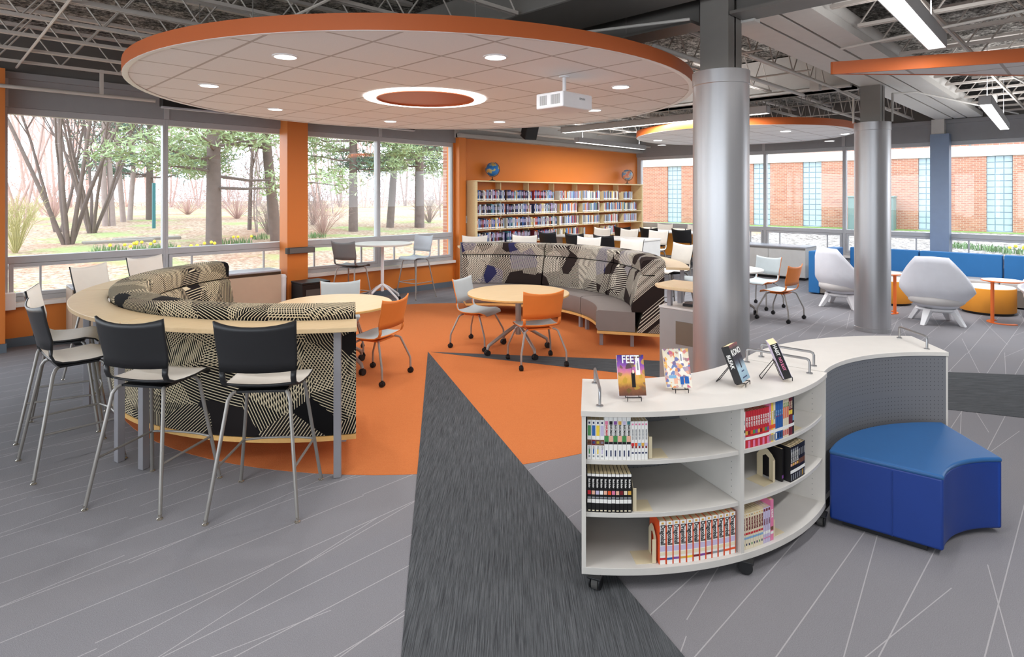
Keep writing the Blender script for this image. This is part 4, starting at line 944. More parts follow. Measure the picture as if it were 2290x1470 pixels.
# upper left: white spined comics
W = []
for nm, c in (('green', 'ink_green'), ('blue', 'ink_blue'), ('yellow', 'ink_yellow'), ('grey', 'ink_lilac')):
    W.append((comic('comic_book', .0205, .195, .125, 'ink_white', [(.60, .86, c, .75), (.90, .95, 'ink_navy', .4), (.36, .50, 'ink_brown' if nm != 'blue' else 'ink_maroon', .95), (.40, .46, c, .6), (.14, .26, c, .3), (.06, .10, 'ink_grey', .4)], 'CHI', .010, .30, 'ink_grey'), .0205, 'white-spined comic with a %s band at the left of the upper left shelf' % nm))
dl = ['ink_pink', 'ink_black', 'ink_purple', 'ink_gold', 'ink_lilac', 'ink_teal']; nm6 = ['pink', 'black', 'purple', 'gold', 'lilac', 'teal']
for k in range(6):
    W.append((comic('comic_book', .0215, .212, .135, 'ink_white', [(.82, .90, dl[k], .7), (.42, .56, 'ink_skin' if k % 2 else 'ink_green', .9), (.36, .42, 'ink_black', .9), (.08, .22, 'ink_navy', .3)], 'BAKUMAN', .0155, .69, 'ink_black' if k != 0 else 'ink_red', tsx=.72), .0215, 'taller white comic with a %s mark and bold title on the upper left shelf' % nm6[k]))
for k, (c, n_) in enumerate(((('ink_red'), 'red'), (('ink_orange'), 'orange'), (('ink_sky'), 'pale blue'), (('ink_gold'), 'gold'), (('ink_lilac'), 'lilac'))):
    W.append((comic('comic_book', .0165, .19, .12, 'ink_white', [(.36, .44, c, .8), (.30, .36, 'ink_maroon', .5), (.90, .94, 'ink_pink', .5), (.16, .20, 'ink_navy', .6)], 'MARCHEN LION', .0085, .66, 'ink_grey', tsx=.8), .0165, 'slim white comic with a %s spot near the bookend, upper left shelf' % n_))
ae = put_row([(q[0], q[1]) for q in W], A0+.95, zt, RB, .012, [q[2] for q in W], 'white-spined comics on the upper left shelf', usd)
bookend(ae+.25, zt, .15, 'tan bookend holding the white-spined comics on the upper left shelf')
# middle left: eleven black comics
P = []
oc = ['ink_red', 'ink_skin', 'ink_lilac', 'ink_white', 'ink_skin', 'ink_orange', 'ink_pink', 'ink_skin', 'ink_maroon', 'ink_cream', 'ink_gold']; on = ['red', 'skin-toned', 'lilac', 'white', 'peach', 'orange', 'pink', 'pale', 'maroon', 'cream', 'gold']
for k in range(11):
    P.append((comic('comic_book', .0195, .19, .12, 'ink_black', [(.93, .995, 'ink_white', .9), (.46, .56, oc[k], .8), (.36, .40, 'ink_grey', .8), (.24, .34, 'ink_white', .92), (.03, .06, 'ink_cream', .6)], 'Black Butler', .0125, .75, 'ink_white', tsx=.72), .0195))
ae = put_row(P, A0+.95, zm, RB, .01, ['black-spined comic with a %s oval, %s from the left on the middle left shelf' % (on[k], ORD[k]) for k in range(11)], 'black-spined comics on the middle left shelf', usd, .001)
bookend(ae+.3, zm, .16, 'tan bookend right of the black comics on the middle left shelf')
# bottom left: twelve thick volumes
a_s = ang_of_px(CA, RB, 1474, A0, AM); a_e = ang_of_px(CA, RB, 1645, A0, AM); thd = R(a_e-a_s)*RB/12-.0006
strip = ['ink_red', 'ink_blue', 'ink_purple', 'ink_gold', 'ink_yellow', 'ink_maroon', 'ink_purple', 'ink_maroon', 'ink_grey', 'ink_grey', 'ink_orange', 'ink_orange']
P = []
for k in range(12):
    P.append((comic('comic_book', thd-.001, .212, .14, 'ink_white', [(.93, .975, 'ink_gold', .35), (.30, .42, 'ink_lilac', .85), (.20, .28, 'ink_cream', .85), (.10, .15, strip[k], 1), (.0, .9, 'ink_orange', 'L'), (.0, .9, 'ink_orange', 'R')], 'Dragonball', .033, .68, 'ink_black', cover='ink_orange', tsx=.68), thd))
bb = put_row(P, a_s, zb, RB, .02, ['thick orange and white comic volume, %s from the left on the bottom left shelf' % ORD[k] for k in range(12)], 'thick comic volumes on the bottom left shelf', usd, .0015)
bookend(a_s-.45, zb, .165, 'tan bookend left of the thick orange volumes on the bottom shelf', side=-1)
# upper right compartment
P = []; L_ = []
P.append((comic('comic_book', .018, .19, .12, 'ink_white', [(.42, .5, 'ink_black', .9), (.25, .36, 'ink_lilac', .8)], 'KIMI', .012, .7, 'ink_teal'), .018)); L_.append('white comic beside the divider on the upper right shelf')
for k in range(10):
    P.append((comic('comic_book', .0168, .19, .12, 'ink_red', [(.36, .46, ['ink_gold', 'ink_maroon', 'ink_orange', 'ink_green', 'ink_purple'][k % 5], .95), (.22, .30, 'ink_white', 1), (.0, .19, 'ink_pink' if k % 2 else 'ink_red', .9)], 'SKIP BEAT', .0135, .70, 'ink_white', tsx=.86), .0168)); L_.append('red-spined comic, %s from the left among the red run on the upper right shelf' % ORD[k])
for c, n_ in (('ink_pink', 'pink'), ('ink_yellow', 'yellow'), ('ink_cream', 'pale green and cream')):
    P.append((comic('comic_book', .017, .205, .13, c, [(.34, .44, 'ink_orange', .9), (.22, .30, 'ink_white', 1), (.03, .18, 'ink_grey', .7)], 'RANMA', .013, .68, 'ink_white' if c != 'ink_cream' else 'ink_teal'), .017)); L_.append('%s comic next to the red run on the upper right shelf' % n_)
for k in range(4):
    P.append((comic('comic_book', .016, .205, .13, 'ink_blue', [(.22, .30, 'ink_white', 1), (.04, .19, 'ink_black' if k else 'ink_white', .5), (.6, .66, 'ink_red', .4)], 'BLUE', .013, .7, 'ink_sky'), .016)); L_.append('blue-spined comic, %s of four on the upper right shelf' % ORD[k])
for k in range(3):
    P.append((comic('comic_book', .018, .205, .13, 'ink_cream', [(.5, .8, 'ink_orange', .6), (.22, .30, 'ink_white', 1), (.05, .19, 'ink_red', .6)], 'ONE', .012, .85, 'ink_green'), .018)); L_.append('cream and orange comic, %s of three on the upper right shelf' % ORD[k])
for k in range(2):
    P.append((comic('comic_book', .018, .205, .13, 'ink_maroon', [(.55, .66, 'ink_yellow', .9), (.22, .30, 'ink_white', 1)], 'NARUTO', .0135, .80, 'ink_cream', tsx=.7), .018)); L_.append('dark red comic, %s of two before the bookend on the upper right shelf' % ORD[k])
P.append((comic('comic_book', .018, .205, .13, 'ink_black', [(.36, .50, 'ink_sky', .8), (.22, .30, 'ink_white', 1)], None), .018)); L_.append('black comic last before the bookend on the upper right shelf')
ae = put_row(P, AM+.62, zt, RB, .012, L_, 'comics on the upper right shelf', usd)
bookend(ae+.3, zt, .15, 'tan bookend at the right end of the upper right shelf')
# middle right
aq = ang_of_px(CA, RB, 1768, AM, A1); P = []; L_ = []
for k in range(4): P.append((comic('comic_book', .021, .19, .12, 'ink_black', [(.86, .93, 'ink_grey', .6), (.45, .52, 'ink_gold' if k % 2 else 'ink_skin', .8), (.24, .33, 'ink_white', 1), (.04, .2, 'ink_grey', .4)], 'DEATH NOTE', .013, .70, 'ink_white', tsx=.72), .021)); L_.append('black comic with white lettering, %s from the left on the middle right shelf' % ORD[k])
for k in range(4): P.append((comic('comic_book', .019, .19, .12, 'ink_black', [(.42, .56, 'ink_brown', .9), (.24, .33, 'ink_white', 1), (.04, .2, 'ink_gold' if k == 2 else 'ink_grey', .5)], 'BERSERK', .012, .76, 'ink_grey', tsx=.8), .019)); L_.append('black and brown comic, %s from the right on the middle right shelf' % ORD[3-k])
put_row(P, aq, zm, RB, .012, L_, 'black comics on the middle right shelf', usd)
bookend(aq-2.2, zm, .165, 'tan bookend beside the black comics on the middle right shelf', side=-1, rr=RO-.13)
lo = comic('comic_book', .016, .18, .12, 'ink_black', [(.1, .2, 'ink_purple', .9)], None, cover='ink_black'); a = aq-.9
lo.location = (CA.x+(RB-.03)*cos(R(a)), CA.y+(RB-.03)*sin(R(a)), zm+.0005); lo.rotation_euler = (0, 0, R(a)); tag(lo, 'black and purple comic showing through the bookend opening on the middle right shelf', group='black comics on the middle right shelf')
# bottom right
P = []; L_ = []
for k in range(8): P.append((comic('comic_book', .0178, .185, .12, 'ink_cream', [(.40, .46, 'ink_red', .8), (.28, .34, 'ink_sky', .9), (.10, .16, 'ink_green' if k % 3 == 0 else 'ink_navy', .4), (.93, .96, 'ink_black' if k == 3 else 'ink_gold', .4)], 'MONSTER', .0145, .70, 'ink_maroon', tsx=1.0), .0178)); L_.append('cream comic with red-brown title, %s from the left on the bottom right shelf' % ORD[k])
for k in range(3): P.append((comic('comic_book', .018, .185, .12, 'ink_lilac', [(.90, .97, 'ink_maroon', .7), (.25, .33, 'ink_white', .9), (.12, .16, 'ink_pink', .6)], 'HANA', .011, .6, 'ink_maroon'), .018)); L_.append('lilac comic, %s of three on the bottom right shelf' % ORD[k])
P.append((comic('comic_book', .026, .215, .13, 'ink_pink', [(.25, .34, 'ink_brown', .8), (.16, .22, 'ink_white', .9)], 'SAILOR', .015, .66, 'ink_white', tsx=.9), .026)); L_.append('tall pink comic beside the bookend on the bottom right shelf')
ae = put_row(P, AM+.62, zb, RB, .012, L_, 'comics on the bottom right shelf', usd)
bookend(ae+.35, zb, .13, 'tan bookend right of the pink comic on the bottom right shelf')

# ------------------------------------------------------------------ display books on wire easels
def easel_book(loc, hd, lab, elab, w_, h_, th, cover, spine, art, texts, lean=20):
    "faces local +x"
    z = .876
    e = thing('wire_easel', (loc[0], loc[1], z), R(hd), elab, 'book stand', 'black wire book easels')
    s_, c_ = sin(R(lean)), cos(R(lean)); b = MB()
    up = lambda q, y: Vector((-q*s_-.004, y, .012+q*c_))
    for y in (-.035, .035):
        b.tube([Vector((.05, y, .0025)), Vector((.05, y, .022)), Vector((.046, y, .024)), Vector((.0, y, .007)), up(.0, y), up(.10, y)], .0022, 6)
        b.tube([up(.10, y*.6), Vector((-.115, y*.9, .002))], .0022, 6)
    b.tube([up(.10, -.035), up(.10, .035)], .0022, 6); b.tube([Vector((.05, -.035, .022)), Vector((.05, .035, .022))], .0022, 6); b.tube([Vector((-.115, -.0315, .002)), Vector((-.115, .0315, .002))], .0022, 6)
    b.build('wire_frame', 'black_plastic', e, smooth=50)
    t_ = thing('display_book', (loc[0], loc[1], z), R(hd), lab, 'book')
    m = Matrix.Translation((.001, 0, .0155)) @ Matrix.Rotation(R(-lean), 4, 'Y')
    b = MB(); k = .0012
    def bx(x0, y0, z0, x1, y1, z1, kk=0): b.xbox(m @ Matrix.Translation(((x0+x1)/2, (y0+y1)/2, (z0+z1)/2)), x1-x0, y1-y0, z1-z0, kk)
    bx(th-k, -w_/2, 0, th, w_/2, h_, 0); bx(0, -w_/2, 0, k, w_/2, h_, 0); bx(k, -w_/2, 0, th-k, -w_/2+k, h_, 1); b.build('cover', [cover, spine], t_)
    b = MB(); bx(k, -w_/2+k, .002, th-k, w_/2-.003, h_-.002); b.build('pages', 'paper', t_)
    mats = []; b = MB()
    for i, (y0, z0, y1, z1, mm) in enumerate(art):
        if mm not in mats: mats.append(mm)
        bx(th, (y0-.5)*w_, z0*h_, th+.0003+.0001*i, (y1-.5)*w_, z1*h_, mats.index(mm))
    b.build('cover_art', mats, t_)
    for body, sz, y, zz, mm, sx, vert, onsp in texts:
        b = MB()
        if onsp: mt = m @ Matrix(((0, 1, 0, th/2), (0, 0, -1, -w_/2-.0011), (-1, 0, 0, zz*h_), (0, 0, 0, 1)))
        elif vert: mt = m @ Matrix(((0, 0, 1, th+.0028), (0, 1, 0, (y-.5)*w_), (-1, 0, 0, zz*h_), (0, 0, 0, 1)))
        else: mt = m @ Matrix(((0, 0, 1, th+.0028), (1, 0, 0, (y-.5)*w_), (0, 1, 0, zz*h_), (0, 0, 0, 1)))
        text_into(b, body, sz, mt, 0, sx); b.build('lettering', mm, t_)
    return t_
def gp(px, py): q = at(px, py, .876); return (q.x, q.y)
easel_book(gp(1414, 892), -133, 'comic with purple sky and golden scene on its cover, leftmost on the white shelf top', 'wire easel under the purple and gold comic', .142, .205, .012, 'ink_purple', 'ink_white',
 [(0, 0, 1, 1, 'cover_sunset'), (.5, .2, .64, .56, 'ink_black'), (.55, .54, .61, .62, 'ink_cream'), (.68, .5, .84, .92, 'ink_white'), (.73, .62, .79, .84, 'ink_grey')],
 [('FEET', .056, .5, .88, 'ink_white', .8, False, False)])
easel_book(gp(1518, 874), -131, 'comic with bright multicoloured cover, second from the left on the white shelf top', 'wire easel under the bright multicoloured comic', .142, .205, .012, 'ink_cream', 'ink_cream',
 [(0, 0, 1, 1, 'cover_bright'), (.62, .62, .76, .92, 'ink_white'), (.66, .68, .71, .86, 'ink_grey'), (.32, .1, .46, .28, 'ink_skin'), (.14, .24, .42, .32, 'ink_sky'), (.56, .08, .70, .28, 'ink_blue'), (.74, .1, .9, .28, 'ink_blue')], [])
easel_book(gp(1652, 860), -84, 'thick black paperback with pale lower cover, third from the left on the white shelf top', 'wire easel under the thick black paperback', .13, .205, .044, 'ink_black', 'ink_black',
 [(0, 0, 1, 1, 'cover_thriller'), (.46, .34, .58, .56, 'ink_black'), (.25, .08, .75, .11, 'ink_navy'), (.35, .24, .65, .27, 'ink_navy')],
 [('KONO', .046, .5, .78, 'ink_white', .95, False, False), ('BLEAK', .030, 0, .58, 'ink_white', .9, False, True)], lean=22)
easel_book(gp(1748, 848), -58, 'thick grey and black paperback turned to the right, rightmost on the white shelf top', 'wire easel under the grey paperback by the rail', .13, .205, .044, 'ink_lilac', 'ink_black',
 [(0, 0, 1, 1, 'cover_snow')], [('HABIT', .026, 0, .82, 'ink_white', .9, False, True), ('NO EXIT', .022, 0, .42, 'ink_pink', .9, False, True)], lean=22)

# ================================================================== BOOKCASE ON THE ORANGE WALL
BX0, BXW, NB = 8.43, .91, 7; YF = 9.50; YB = 9.86
t_ = thing('bookcase', (BX0, YF, 0), 0, 'long maple bookcase full of books against the orange wall', 'bookcase')
lv = [1.825, 1.515, 1.205, .895, .585]
W_ = NB*BXW
MB().box(-.03, -.005, 0, .03, YB-YF, 2.23).build('side_panel', 'case_wood', t_, bevel=.003); MB().box(W_-.03, -.005, 0, W_+.03, YB-YF, 2.23).build('side_panel', 'case_wood', t_, bevel=.003)
MB().box(-.03, -.01, 2.23, W_+.03, YB-YF, 2.26).build('top', 'case_wood', t_, bevel=.003)
for k in range(1, NB): MB().box(k*BXW-.012, .20, .05, k*BXW+.012, YB-YF, 2.23).build('upright', 'case_wood', t_)
for z in lv+[.27, .05]:
    for k in range(NB): MB().box(k*BXW+.013+(.018 if k == 0 else 0), .0, z-.022, (k+1)*BXW-.013-(.018 if k == NB-1 else 0), YB-YF-.06, z).build('shelf', 'case_wood', t_)
BC = dict(dark_blue=(44, 54, 92), blue=(62, 104, 166), pale_blue=(150, 178, 206), white=(228, 226, 222), cream=(220, 208, 184), black=(36, 34, 38), maroon=(112, 38, 46), red=(178, 54, 56), grey=(138, 138, 144), brown=(112, 84, 66), teal=(66, 118, 122), lilac=(158, 138, 178), orange=(214, 110, 50), yellow=(220, 190, 96))
for k, c in BC.items(): plain('cloth_'+k, rgb(*c), .6)
proto = {}
def bproto(c, v):
    if (c, v) in proto: return proto[(c, v)]
    th, ht, dp = [(.032, .225, .16), (.040, .24, .17), (.027, .20, .14)][v]
    b = MB(); b.box(-th/2, 0, 0, th/2, .002, ht, 0); b.box(-th/2, 0, 0, -th/2+.002, dp, ht, 0); b.box(th/2-.002, 0, 0, th/2, dp, ht, 0); b.box(-th/2+.002, .002, .003, th/2-.002, dp-.003, ht-.004, 1); b.box(-th/2+.001, -.0006, .012, th/2-.001, 0, .042, 2); b.box(-th/2+.009, -.0005, ht*.5, th/2-.009, 0, ht*.85, 3)
    me = b.build('book', ['cloth_'+c, 'paper', 'ink_white', 'ink_lilac' if c not in ('white', 'cream', 'pale_blue') else 'ink_grey']); proto[(c, v)] = (me, th, ht, [False]); return proto[(c, v)]
def ord_n(n): return ORD[n-1] if n <= 15 else '%d%s' % (n, {1: 'st', 2: 'nd', 3: 'rd'}.get(n % 10 if n > 20 else 0, 'th'))
shn = ['top', 'second', 'third', 'fourth']; fill = [[.97, .93, .80, .92, .82, .76, .50], [.98, .93, .92, .78, .80, .90, .72], [.97, .97, .92, .86, .80, .74, .70], [.97, .90, .90, .84, .12, .60, .0]]
pal = list(BC); cnt = 0; MASS = []
rest = MB(); rmats = {}; order = []
for bay in range(NB):
    for r_ in range(4):
        x = BX0+bay*BXW+(.035 if bay == 0 else .004); xe = BX0+bay*BXW+BXW*fill[r_][bay]
        if bay >= 3: wts = [1, 3, 5, 8, 5, 1, 1, 3, 3, 1, 2, 2, 1.5, 1]
        else: wts = [6, 4, 3, 5, 4, 5, 4, 2.5, 4, 4, 2, 3, 1.2, 1]
        if fill[r_][bay] == 0: continue
        while True:
            c = random.choices(pal, wts)[0]; v = random.choices([0, 1, 2], [5, 2, 3])[0]
            th = [.032, .040, .027][v]
            if x+th > xe: break
            order.append((bay, r_, x+th/2, c, v)); x += th+.0012
        if fill[r_][bay] < .955:
            t2 = thing('bookend', (x+.006, YF+.05, lv[r_]), 0, 'tan bookend in bay %s of the bookcase on its %s shelf' % (ORD[bay], shn[r_]) , 'bookend', 'tan bookends in the long bookcase')
            t2['label'] = 'tan bookend on the %s shelf, %s bay of the bookcase from the left' % (shn[r_], ORD[bay])
            w_ = min(.13, BX0+(bay+1)*BXW-.02-x-.01)
            b = MB(); b.box(0, 0, 0, .003, .14, .17)
            if w_ > .03: b.box(0, .10, 0, w_, .14, .0025); b.box(.002, .135, 0, w_, .14, .165)
            b.build('plate', 'mask_brown', t2)
lastk = None; kk_ = 0
for n, (bay, r_, x, c, v) in enumerate(order):
    kk_ = kk_+1 if (bay, r_) == lastk else 1; lastk = (bay, r_)
    me, th, ht, used = bproto(c, v); yy = YF+.012+random.uniform(0, .012); z = lv[r_]+.0005
    if n < 300:
        o = me if not used[0] else me.copy()
        if used[0]: COL.objects.link(o)
        used[0] = True; o.location = (x, yy, z)
        tag(o, '%s book, %s from the left on the %s shelf of the %s bookcase bay' % (c.replace('_', ' '), ord_n(kk_), shn[r_], ORD[bay]), 'book', '%s shelf books in the %s bay of the bookcase' % (shn[r_], ORD[bay]))
    else:
        for cc_, vv in (('cloth_'+c, 0), ('paper', 1), ('ink_white', 2)): rmats.setdefault(cc_, len(rmats))
        rest.box(x-th/2, yy, z, x+th/2, yy+.15, z+ht-.004, rmats['paper']); rest.box(x-th/2, yy-.002, z, x+th/2, yy, z+ht, rmats['cloth_'+c]); rest.box(x-th/2+.001, yy-.0026, z+.012, x+th/2-.001, yy-.002, z+.042, rmats['ink_white'])
for (c, v), (me, th, ht, used) in proto.items():
    if not used[0]: bpy.data.objects.remove(me)
tag(rest.build('books', list(rmats)), 'rows of white, blue and cream books in the right bays of the bookcase', 'books', kind='stuff')
# globes
def globe(x, r, m, lab, rz):
    t_ = thing('globe', (x, YF+.16, 2.26), rz, lab, 'globe'); zc = r+.10
    MB().sphere((0, 0, zc), r, 32, 20).build('ball', m, t_, smooth=80)
    b = MB(); pts = [((r+.012)*cos(R(a)), 0, zc+(r+.012)*sin(R(a))) for a in range(-90, 91, 12)]
    pts = [(p[0]*cos(R(23))+(p[2]-zc)*sin(R(23)), 0, zc-p[0]*sin(R(23))+(p[2]-zc)*cos(R(23))) for p in pts]; b.tube(pts, .006, 6); b.build('meridian_arm', 'brown_metal', t_, smooth=50)
    MB().lathe([(.075, 0), (.07, .012), (.02, .025), (.012, .05), (.012, .09)], 24, cap=True).build('base', 'brown_metal', t_, smooth=40)
s = (1101-HX)/FOC; Yg = YF+.16; globe(Yg*(1+s)/(1-s), .155, 'globe_map', 'larger blue globe on the left end of the bookcase', R(-60))
s = (1407-HX)/FOC; globe(Yg*(1+s)/(1-s)-.1, .155, 'globe_map_pale', 'paler globe with tan continents on the right end of the bookcase', R(-60))
# ================================================================== OUTDOORS
def gz(d): return .18+.035*min(d, 20)
b = MB(); NX = 30; xs = [-45+i*130/NX for i in range(NX+1)]; ys = [0, 3, 6, 10, 14, 20, 30, 60, 110]
for j, d in enumerate(ys):
    for x in xs: b.v.append((x, YW+.2+d, gz(d)+random.uniform(-.03, .03)*(j > 0)))
for j in range(len(ys)-1):
    for i in range(NX): k = j*(NX+1)+i; b.f.append((k, k+1, k+NX+2, k+NX+1)); b.m.append(0)
struct(b.build('ground_garden', 'leaf_ground', smooth=60))
b = MB(); xs2 = [0, 4, 9, 14, 20, 40, 70]; 
for j, d in enumerate(xs2):
    for i in range(21): b.v.append((XW+.2+d, -50+i*3.0, .18+.02*min(d, 14)+random.uniform(-.02, .02)*(j > 0)))
for j in range(len(xs2)-1):
    for i in range(20): k = j*21+i; b.f.append((k, k+1, k+22, k+21)); b.m.append(0)
struct(b.build('ground_courtyard', 'pale_mulch', smooth=60))
# brick wing with glass-block windows
p0 = cw(19.6, 24.0); dv = (cw(19.6-1.232, 25.0)-p0); dv.z = 0; dv.normalize(); ang = atan2(dv.y, dv.x)
t_ = thing('brick_building', (p0.x, p0.y, 0), ang, 'tan brick building with tall glass-block windows beyond the right windows', 'building')
W0, HWN = .82, None; bot, top = .50, 3.55; segs = [(2.30*k-W0/2, 2.30*k+W0/2) for k in range(-5, 7)]
b = MB(); x = -16
for a0, a1 in segs: b.box(x, -.4, 0, a0, 0, top); x = a1
b.box(x, -.4, 0, 16.5, 0, top)
for a0, a1 in segs: b.box(a0, -.4, 0, a1, 0, bot-.06)
b.box(-16, -.4, top+.42, 16.5, 0, 5.4); b.build('wall', 'brick', t_)
struct(MB().box(-16, 0, .3, 16.5, 1.1, .47).build('ground_lawn', 'ground_grass', loc=(p0.x, p0.y, 0), rot=ang))
MB().box(-16, -.45, top, 16.5, .06, top+.42).build('stone_band', 'stone_band', t_)
for k, (a0, a1) in enumerate(segs):
    o = MB().box(a0, -.25, bot-.06, a1, -.12, top).build('window', 'block_joint', t_)
    b = MB(); n = 12; hh = (top-bot)/n
    for i in range(n):
        for j in range(3): w3 = W0/3; b.box(a0+j*w3+.016, -.12, bot+i*hh+.016, a0+(j+1)*w3-.016, -.10, bot+(i+1)*hh-.016); b.box(a0+j*w3+.016, -.27, bot+i*hh+.016, a0+(j+1)*w3-.016, -.25, bot+(i+1)*hh-.016)
    b.build('glass_blocks', 'glass_block', o); MB().box(a0-.03, -.14, bot-.10, a1+.03, .06, bot-.03).build('sill', 'stone_band', o)
b = MB()
for k in range(-3, 6): b.box(2.3*k+.9, .0, 3.97, 2.3*k+.98, .05, 4.35)
b.build('downpipe_stub', 'steel_grey', t_)
# brick pier seen at the edge of the left windows
tag(MB().box(8.2, 10.12, .1, 8.7, 10.34, 4.2).build('brick_pier', 'brick'), 'brick wall end just outside the last left window', 'wall')
# green utility cabinet
q = at(1950, 513, .46); t_ = thing('utility_cabinet', (q.x, q.y, .3), ang, 'pale green utility cabinet on the courtyard behind the far column', 'utility box')
MB().box(-.85, -.5, 0, .85, .5, 1.55).build('body', 'util_green', t_, bevel=.02); MB().prism([(-.88, -.53), (.88, -.53), (.88, .53), (-.88, .53)], 1.55, 1.62).build('lid', 'util_green', t_, bevel=.02)
for s_ in (-.42, .42): MB().box(s_-.38, .5, .1, s_+.38, .515, 1.45).build('door', 'util_green', t_, bevel=.004)
# trees
def branch(b, p, d, L, r, lvl, rng, spread=.5, upb=.15, n=4):
    pts = [p]; q = p.copy(); dd = d.copy()
    for i in range(n):
        dd = (dd+Vector((rng.uniform(-1, 1), rng.uniform(-1, 1), rng.uniform(-.4, .8)))*.10+Vector((0, 0, upb*.3))).normalized(); q = q+dd*(L/n); pts.append(q.copy())
    b.tube(pts, r, 7 if r > .05 else 4, r1=r*.45)
    if lvl <= 0: return
    for i in range(5 if lvl > 1 else 4):
        f = rng.uniform(.35, 1.0); j = min(n-1, int(f*n)); pp = pts[j]+(pts[j+1]-pts[j])*(f*n-j if f < 1 else 0)
        a = rng.uniform(0, 2*pi); side = Vector((cos(a), sin(a), rng.uniform(0, .5)))
        nd = (dd*(1-spread)+side*spread+Vector((0, 0, upb))).normalized(); branch(b, pp, nd, L*rng.uniform(.4, .65), r*.5, lvl-1, rng, spread, upb, 3)
def gpos(px, d):
    "ground point at distance d beyond the left window wall in the direction of px"
    s = (px-HX)/FOC; Y = YW+.2+d; X = Y*(1+s)/(1-s); return Vector((X, Y, gz(d)-.05))
def bare(px, d, stems, L, r, lab, seed, m='bark', lvl=3, tilt=.35, nm='bare_tree', grp='bare trees beyond the left windows'):
    rng = random.Random(seed); p = gpos(px, d); b = MB()
    for k in range(stems):
        a = 2*pi*k/stems+rng.uniform(0, 1); dv_ = Vector((cos(a)*tilt*rng.uniform(.4, 1), sin(a)*tilt*rng.uniform(.3, 1), 1)).normalized() if stems > 1 else Vector((rng.uniform(-.06, .06), rng.uniform(-.06, .06), 1)).normalized()
        off = Vector((cos(a), sin(a), 0))*r*(1.2 if stems > 1 else 0)
        branch(b, off, dv_, L*rng.uniform(.85, 1.1), r, lvl, rng)
    o = b.build(nm, m, smooth=60, loc=p); tag(o, lab, 'tree', grp); return o
bare(152, 10.5, 5, 6.4, .062, 'many-stemmed bare tree in the middle of the first window', 3, lvl=4)
bare(205, 14, 7, 5.6, .055, 'bushy many-stemmed bare tree just right of the big one in the first window', 5, tilt=.6, lvl=4)
bare(130, 15, 2, 5.6, .055, 'slim bare tree left behind the big many-stemmed tree', 8)
for k, (px, d) in enumerate(((236, 17), (252, 17), (276, 19), (290, 20))): bare(px, d, 1, 10, .11, ['pale bare trunk, first of the row in the first window', 'leaning pale trunk, second of the row in the first window', 'pale trunk, third of the row beside the window post', 'pale trunk, last of the row beside the window post'][k], 20+k, 'bark_pale', lvl=3)
for k, (px, d) in enumerate(((20, 22), (48, 21), (70, 26), (100, 30))): bare(px, d, 2, 9, .065, ['pinkish bare tree at the left edge of the first window', 'pinkish bare tree, second from the left edge of the first window', 'pinkish bare tree, third from the left edge of the first window', 'distant pinkish bare tree left of the many-stemmed tree'][k], 40+k, 'bark_pink', lvl=3)
for k, (px, d) in enumerate(((558, 13), (602, 16), (575, 12), (722, 18), (745, 22), (985, 16))): bare(px, d, 1 if k != 2 else 2, [6, 7, 3, 6, 7, 5][k], [.08, .05, .03, .05, .05, .05][k], ['slim bare tree in the second window left of the orange column', 'thin bare tree against the orange column in the second window', 'leaning saplings at the foot of the slim tree in the second window', 'bare tree just right of the orange column', 'distant bare tree in the third window', 'bare tree near the brick wall end in the fourth window'][k], 60+k, 'bark_pale' if k else 'bark', lvl=3)
rng = random.Random(77); DO = ['first', 'second', 'third', 'fourth', 'fifth', 'sixth', 'seventh', 'eighth', 'ninth', 'tenth', 'eleventh', 'twelfth', '13th', '14th', '15th', '16th', '17th', '18th', '19th', '20th', '21st', '22nd']
for k in range(22):
    px = 20+k*46+rng.uniform(-14, 14); bare(px, rng.uniform(34, 60), rng.choice((2, 3)), rng.uniform(8, 12), .085, 'hazy bare tree in the distant wood, %s from the left' % DO[k], 100+k, rng.choice(('bark_pink', 'bark_pale')), lvl=3, tilt=.25, grp='distant bare trees in the wood')
def shrub(px, d, h, w_, lab, seed, m='bark_pale', n=46):
    rng = random.Random(seed); b = MB()
    for k in range(n):
        a = rng.uniform(0, 2*pi); q = rng.uniform(0, 1); e = Vector((cos(a)*w_*q, sin(a)*w_*q, h*rng.uniform(.5, 1))); mid = e*.5+Vector((rng.uniform(-.1, .1), rng.uniform(-.1, .1), .12)); b.tube([(0, 0, 0), mid, e], .008, 4, r1=.003)
        for q2 in range(3): b.tube([mid+(e-mid)*rng.uniform(.2, .9), e+Vector((rng.uniform(-.3, .3), rng.uniform(-.3, .3), rng.uniform(-.1, .25)))], .004, 4, r1=.002)
    tag(b.build('bare_shrub', m, smooth=60, loc=gpos(px, d)), lab, 'shrub', 'bare shrubs in the garden')
for k, a in enumerate(((722, 9.5, 1.3, 1.0), (35, 9, 1.5, .7), (600, 11, 1.2, .8), (700, 14, 1.8, 1.4), (530, 19, 1.8, 1.8), (960, 13, 1.4, 1.1), (420, 26, 2.2, 2.4), (120, 24, 2.0, 2.0))):
    shrub(*a, ['rounded bare shrub at the foot of the third window, right of the orange column', 'yellowish twiggy shrub at the left edge of the first window', 'small bare shrub beside the orange column in the second window', 'tall bare shrub behind the rounded one in the third window', 'bare shrub behind the pine trunk in the second window', 'bare shrub between the right pine trunks and the brick wall end', 'wide bare thicket behind the left side of the second window', 'wide pinkish thicket behind the first window'][k], 200+k, ['bark_pink', 'shoot_yellow', 'bark_pale', 'bark_pale', 'bark_pink', 'bark_pale', 'bark_pink', 'bark_pink'][k], 90)
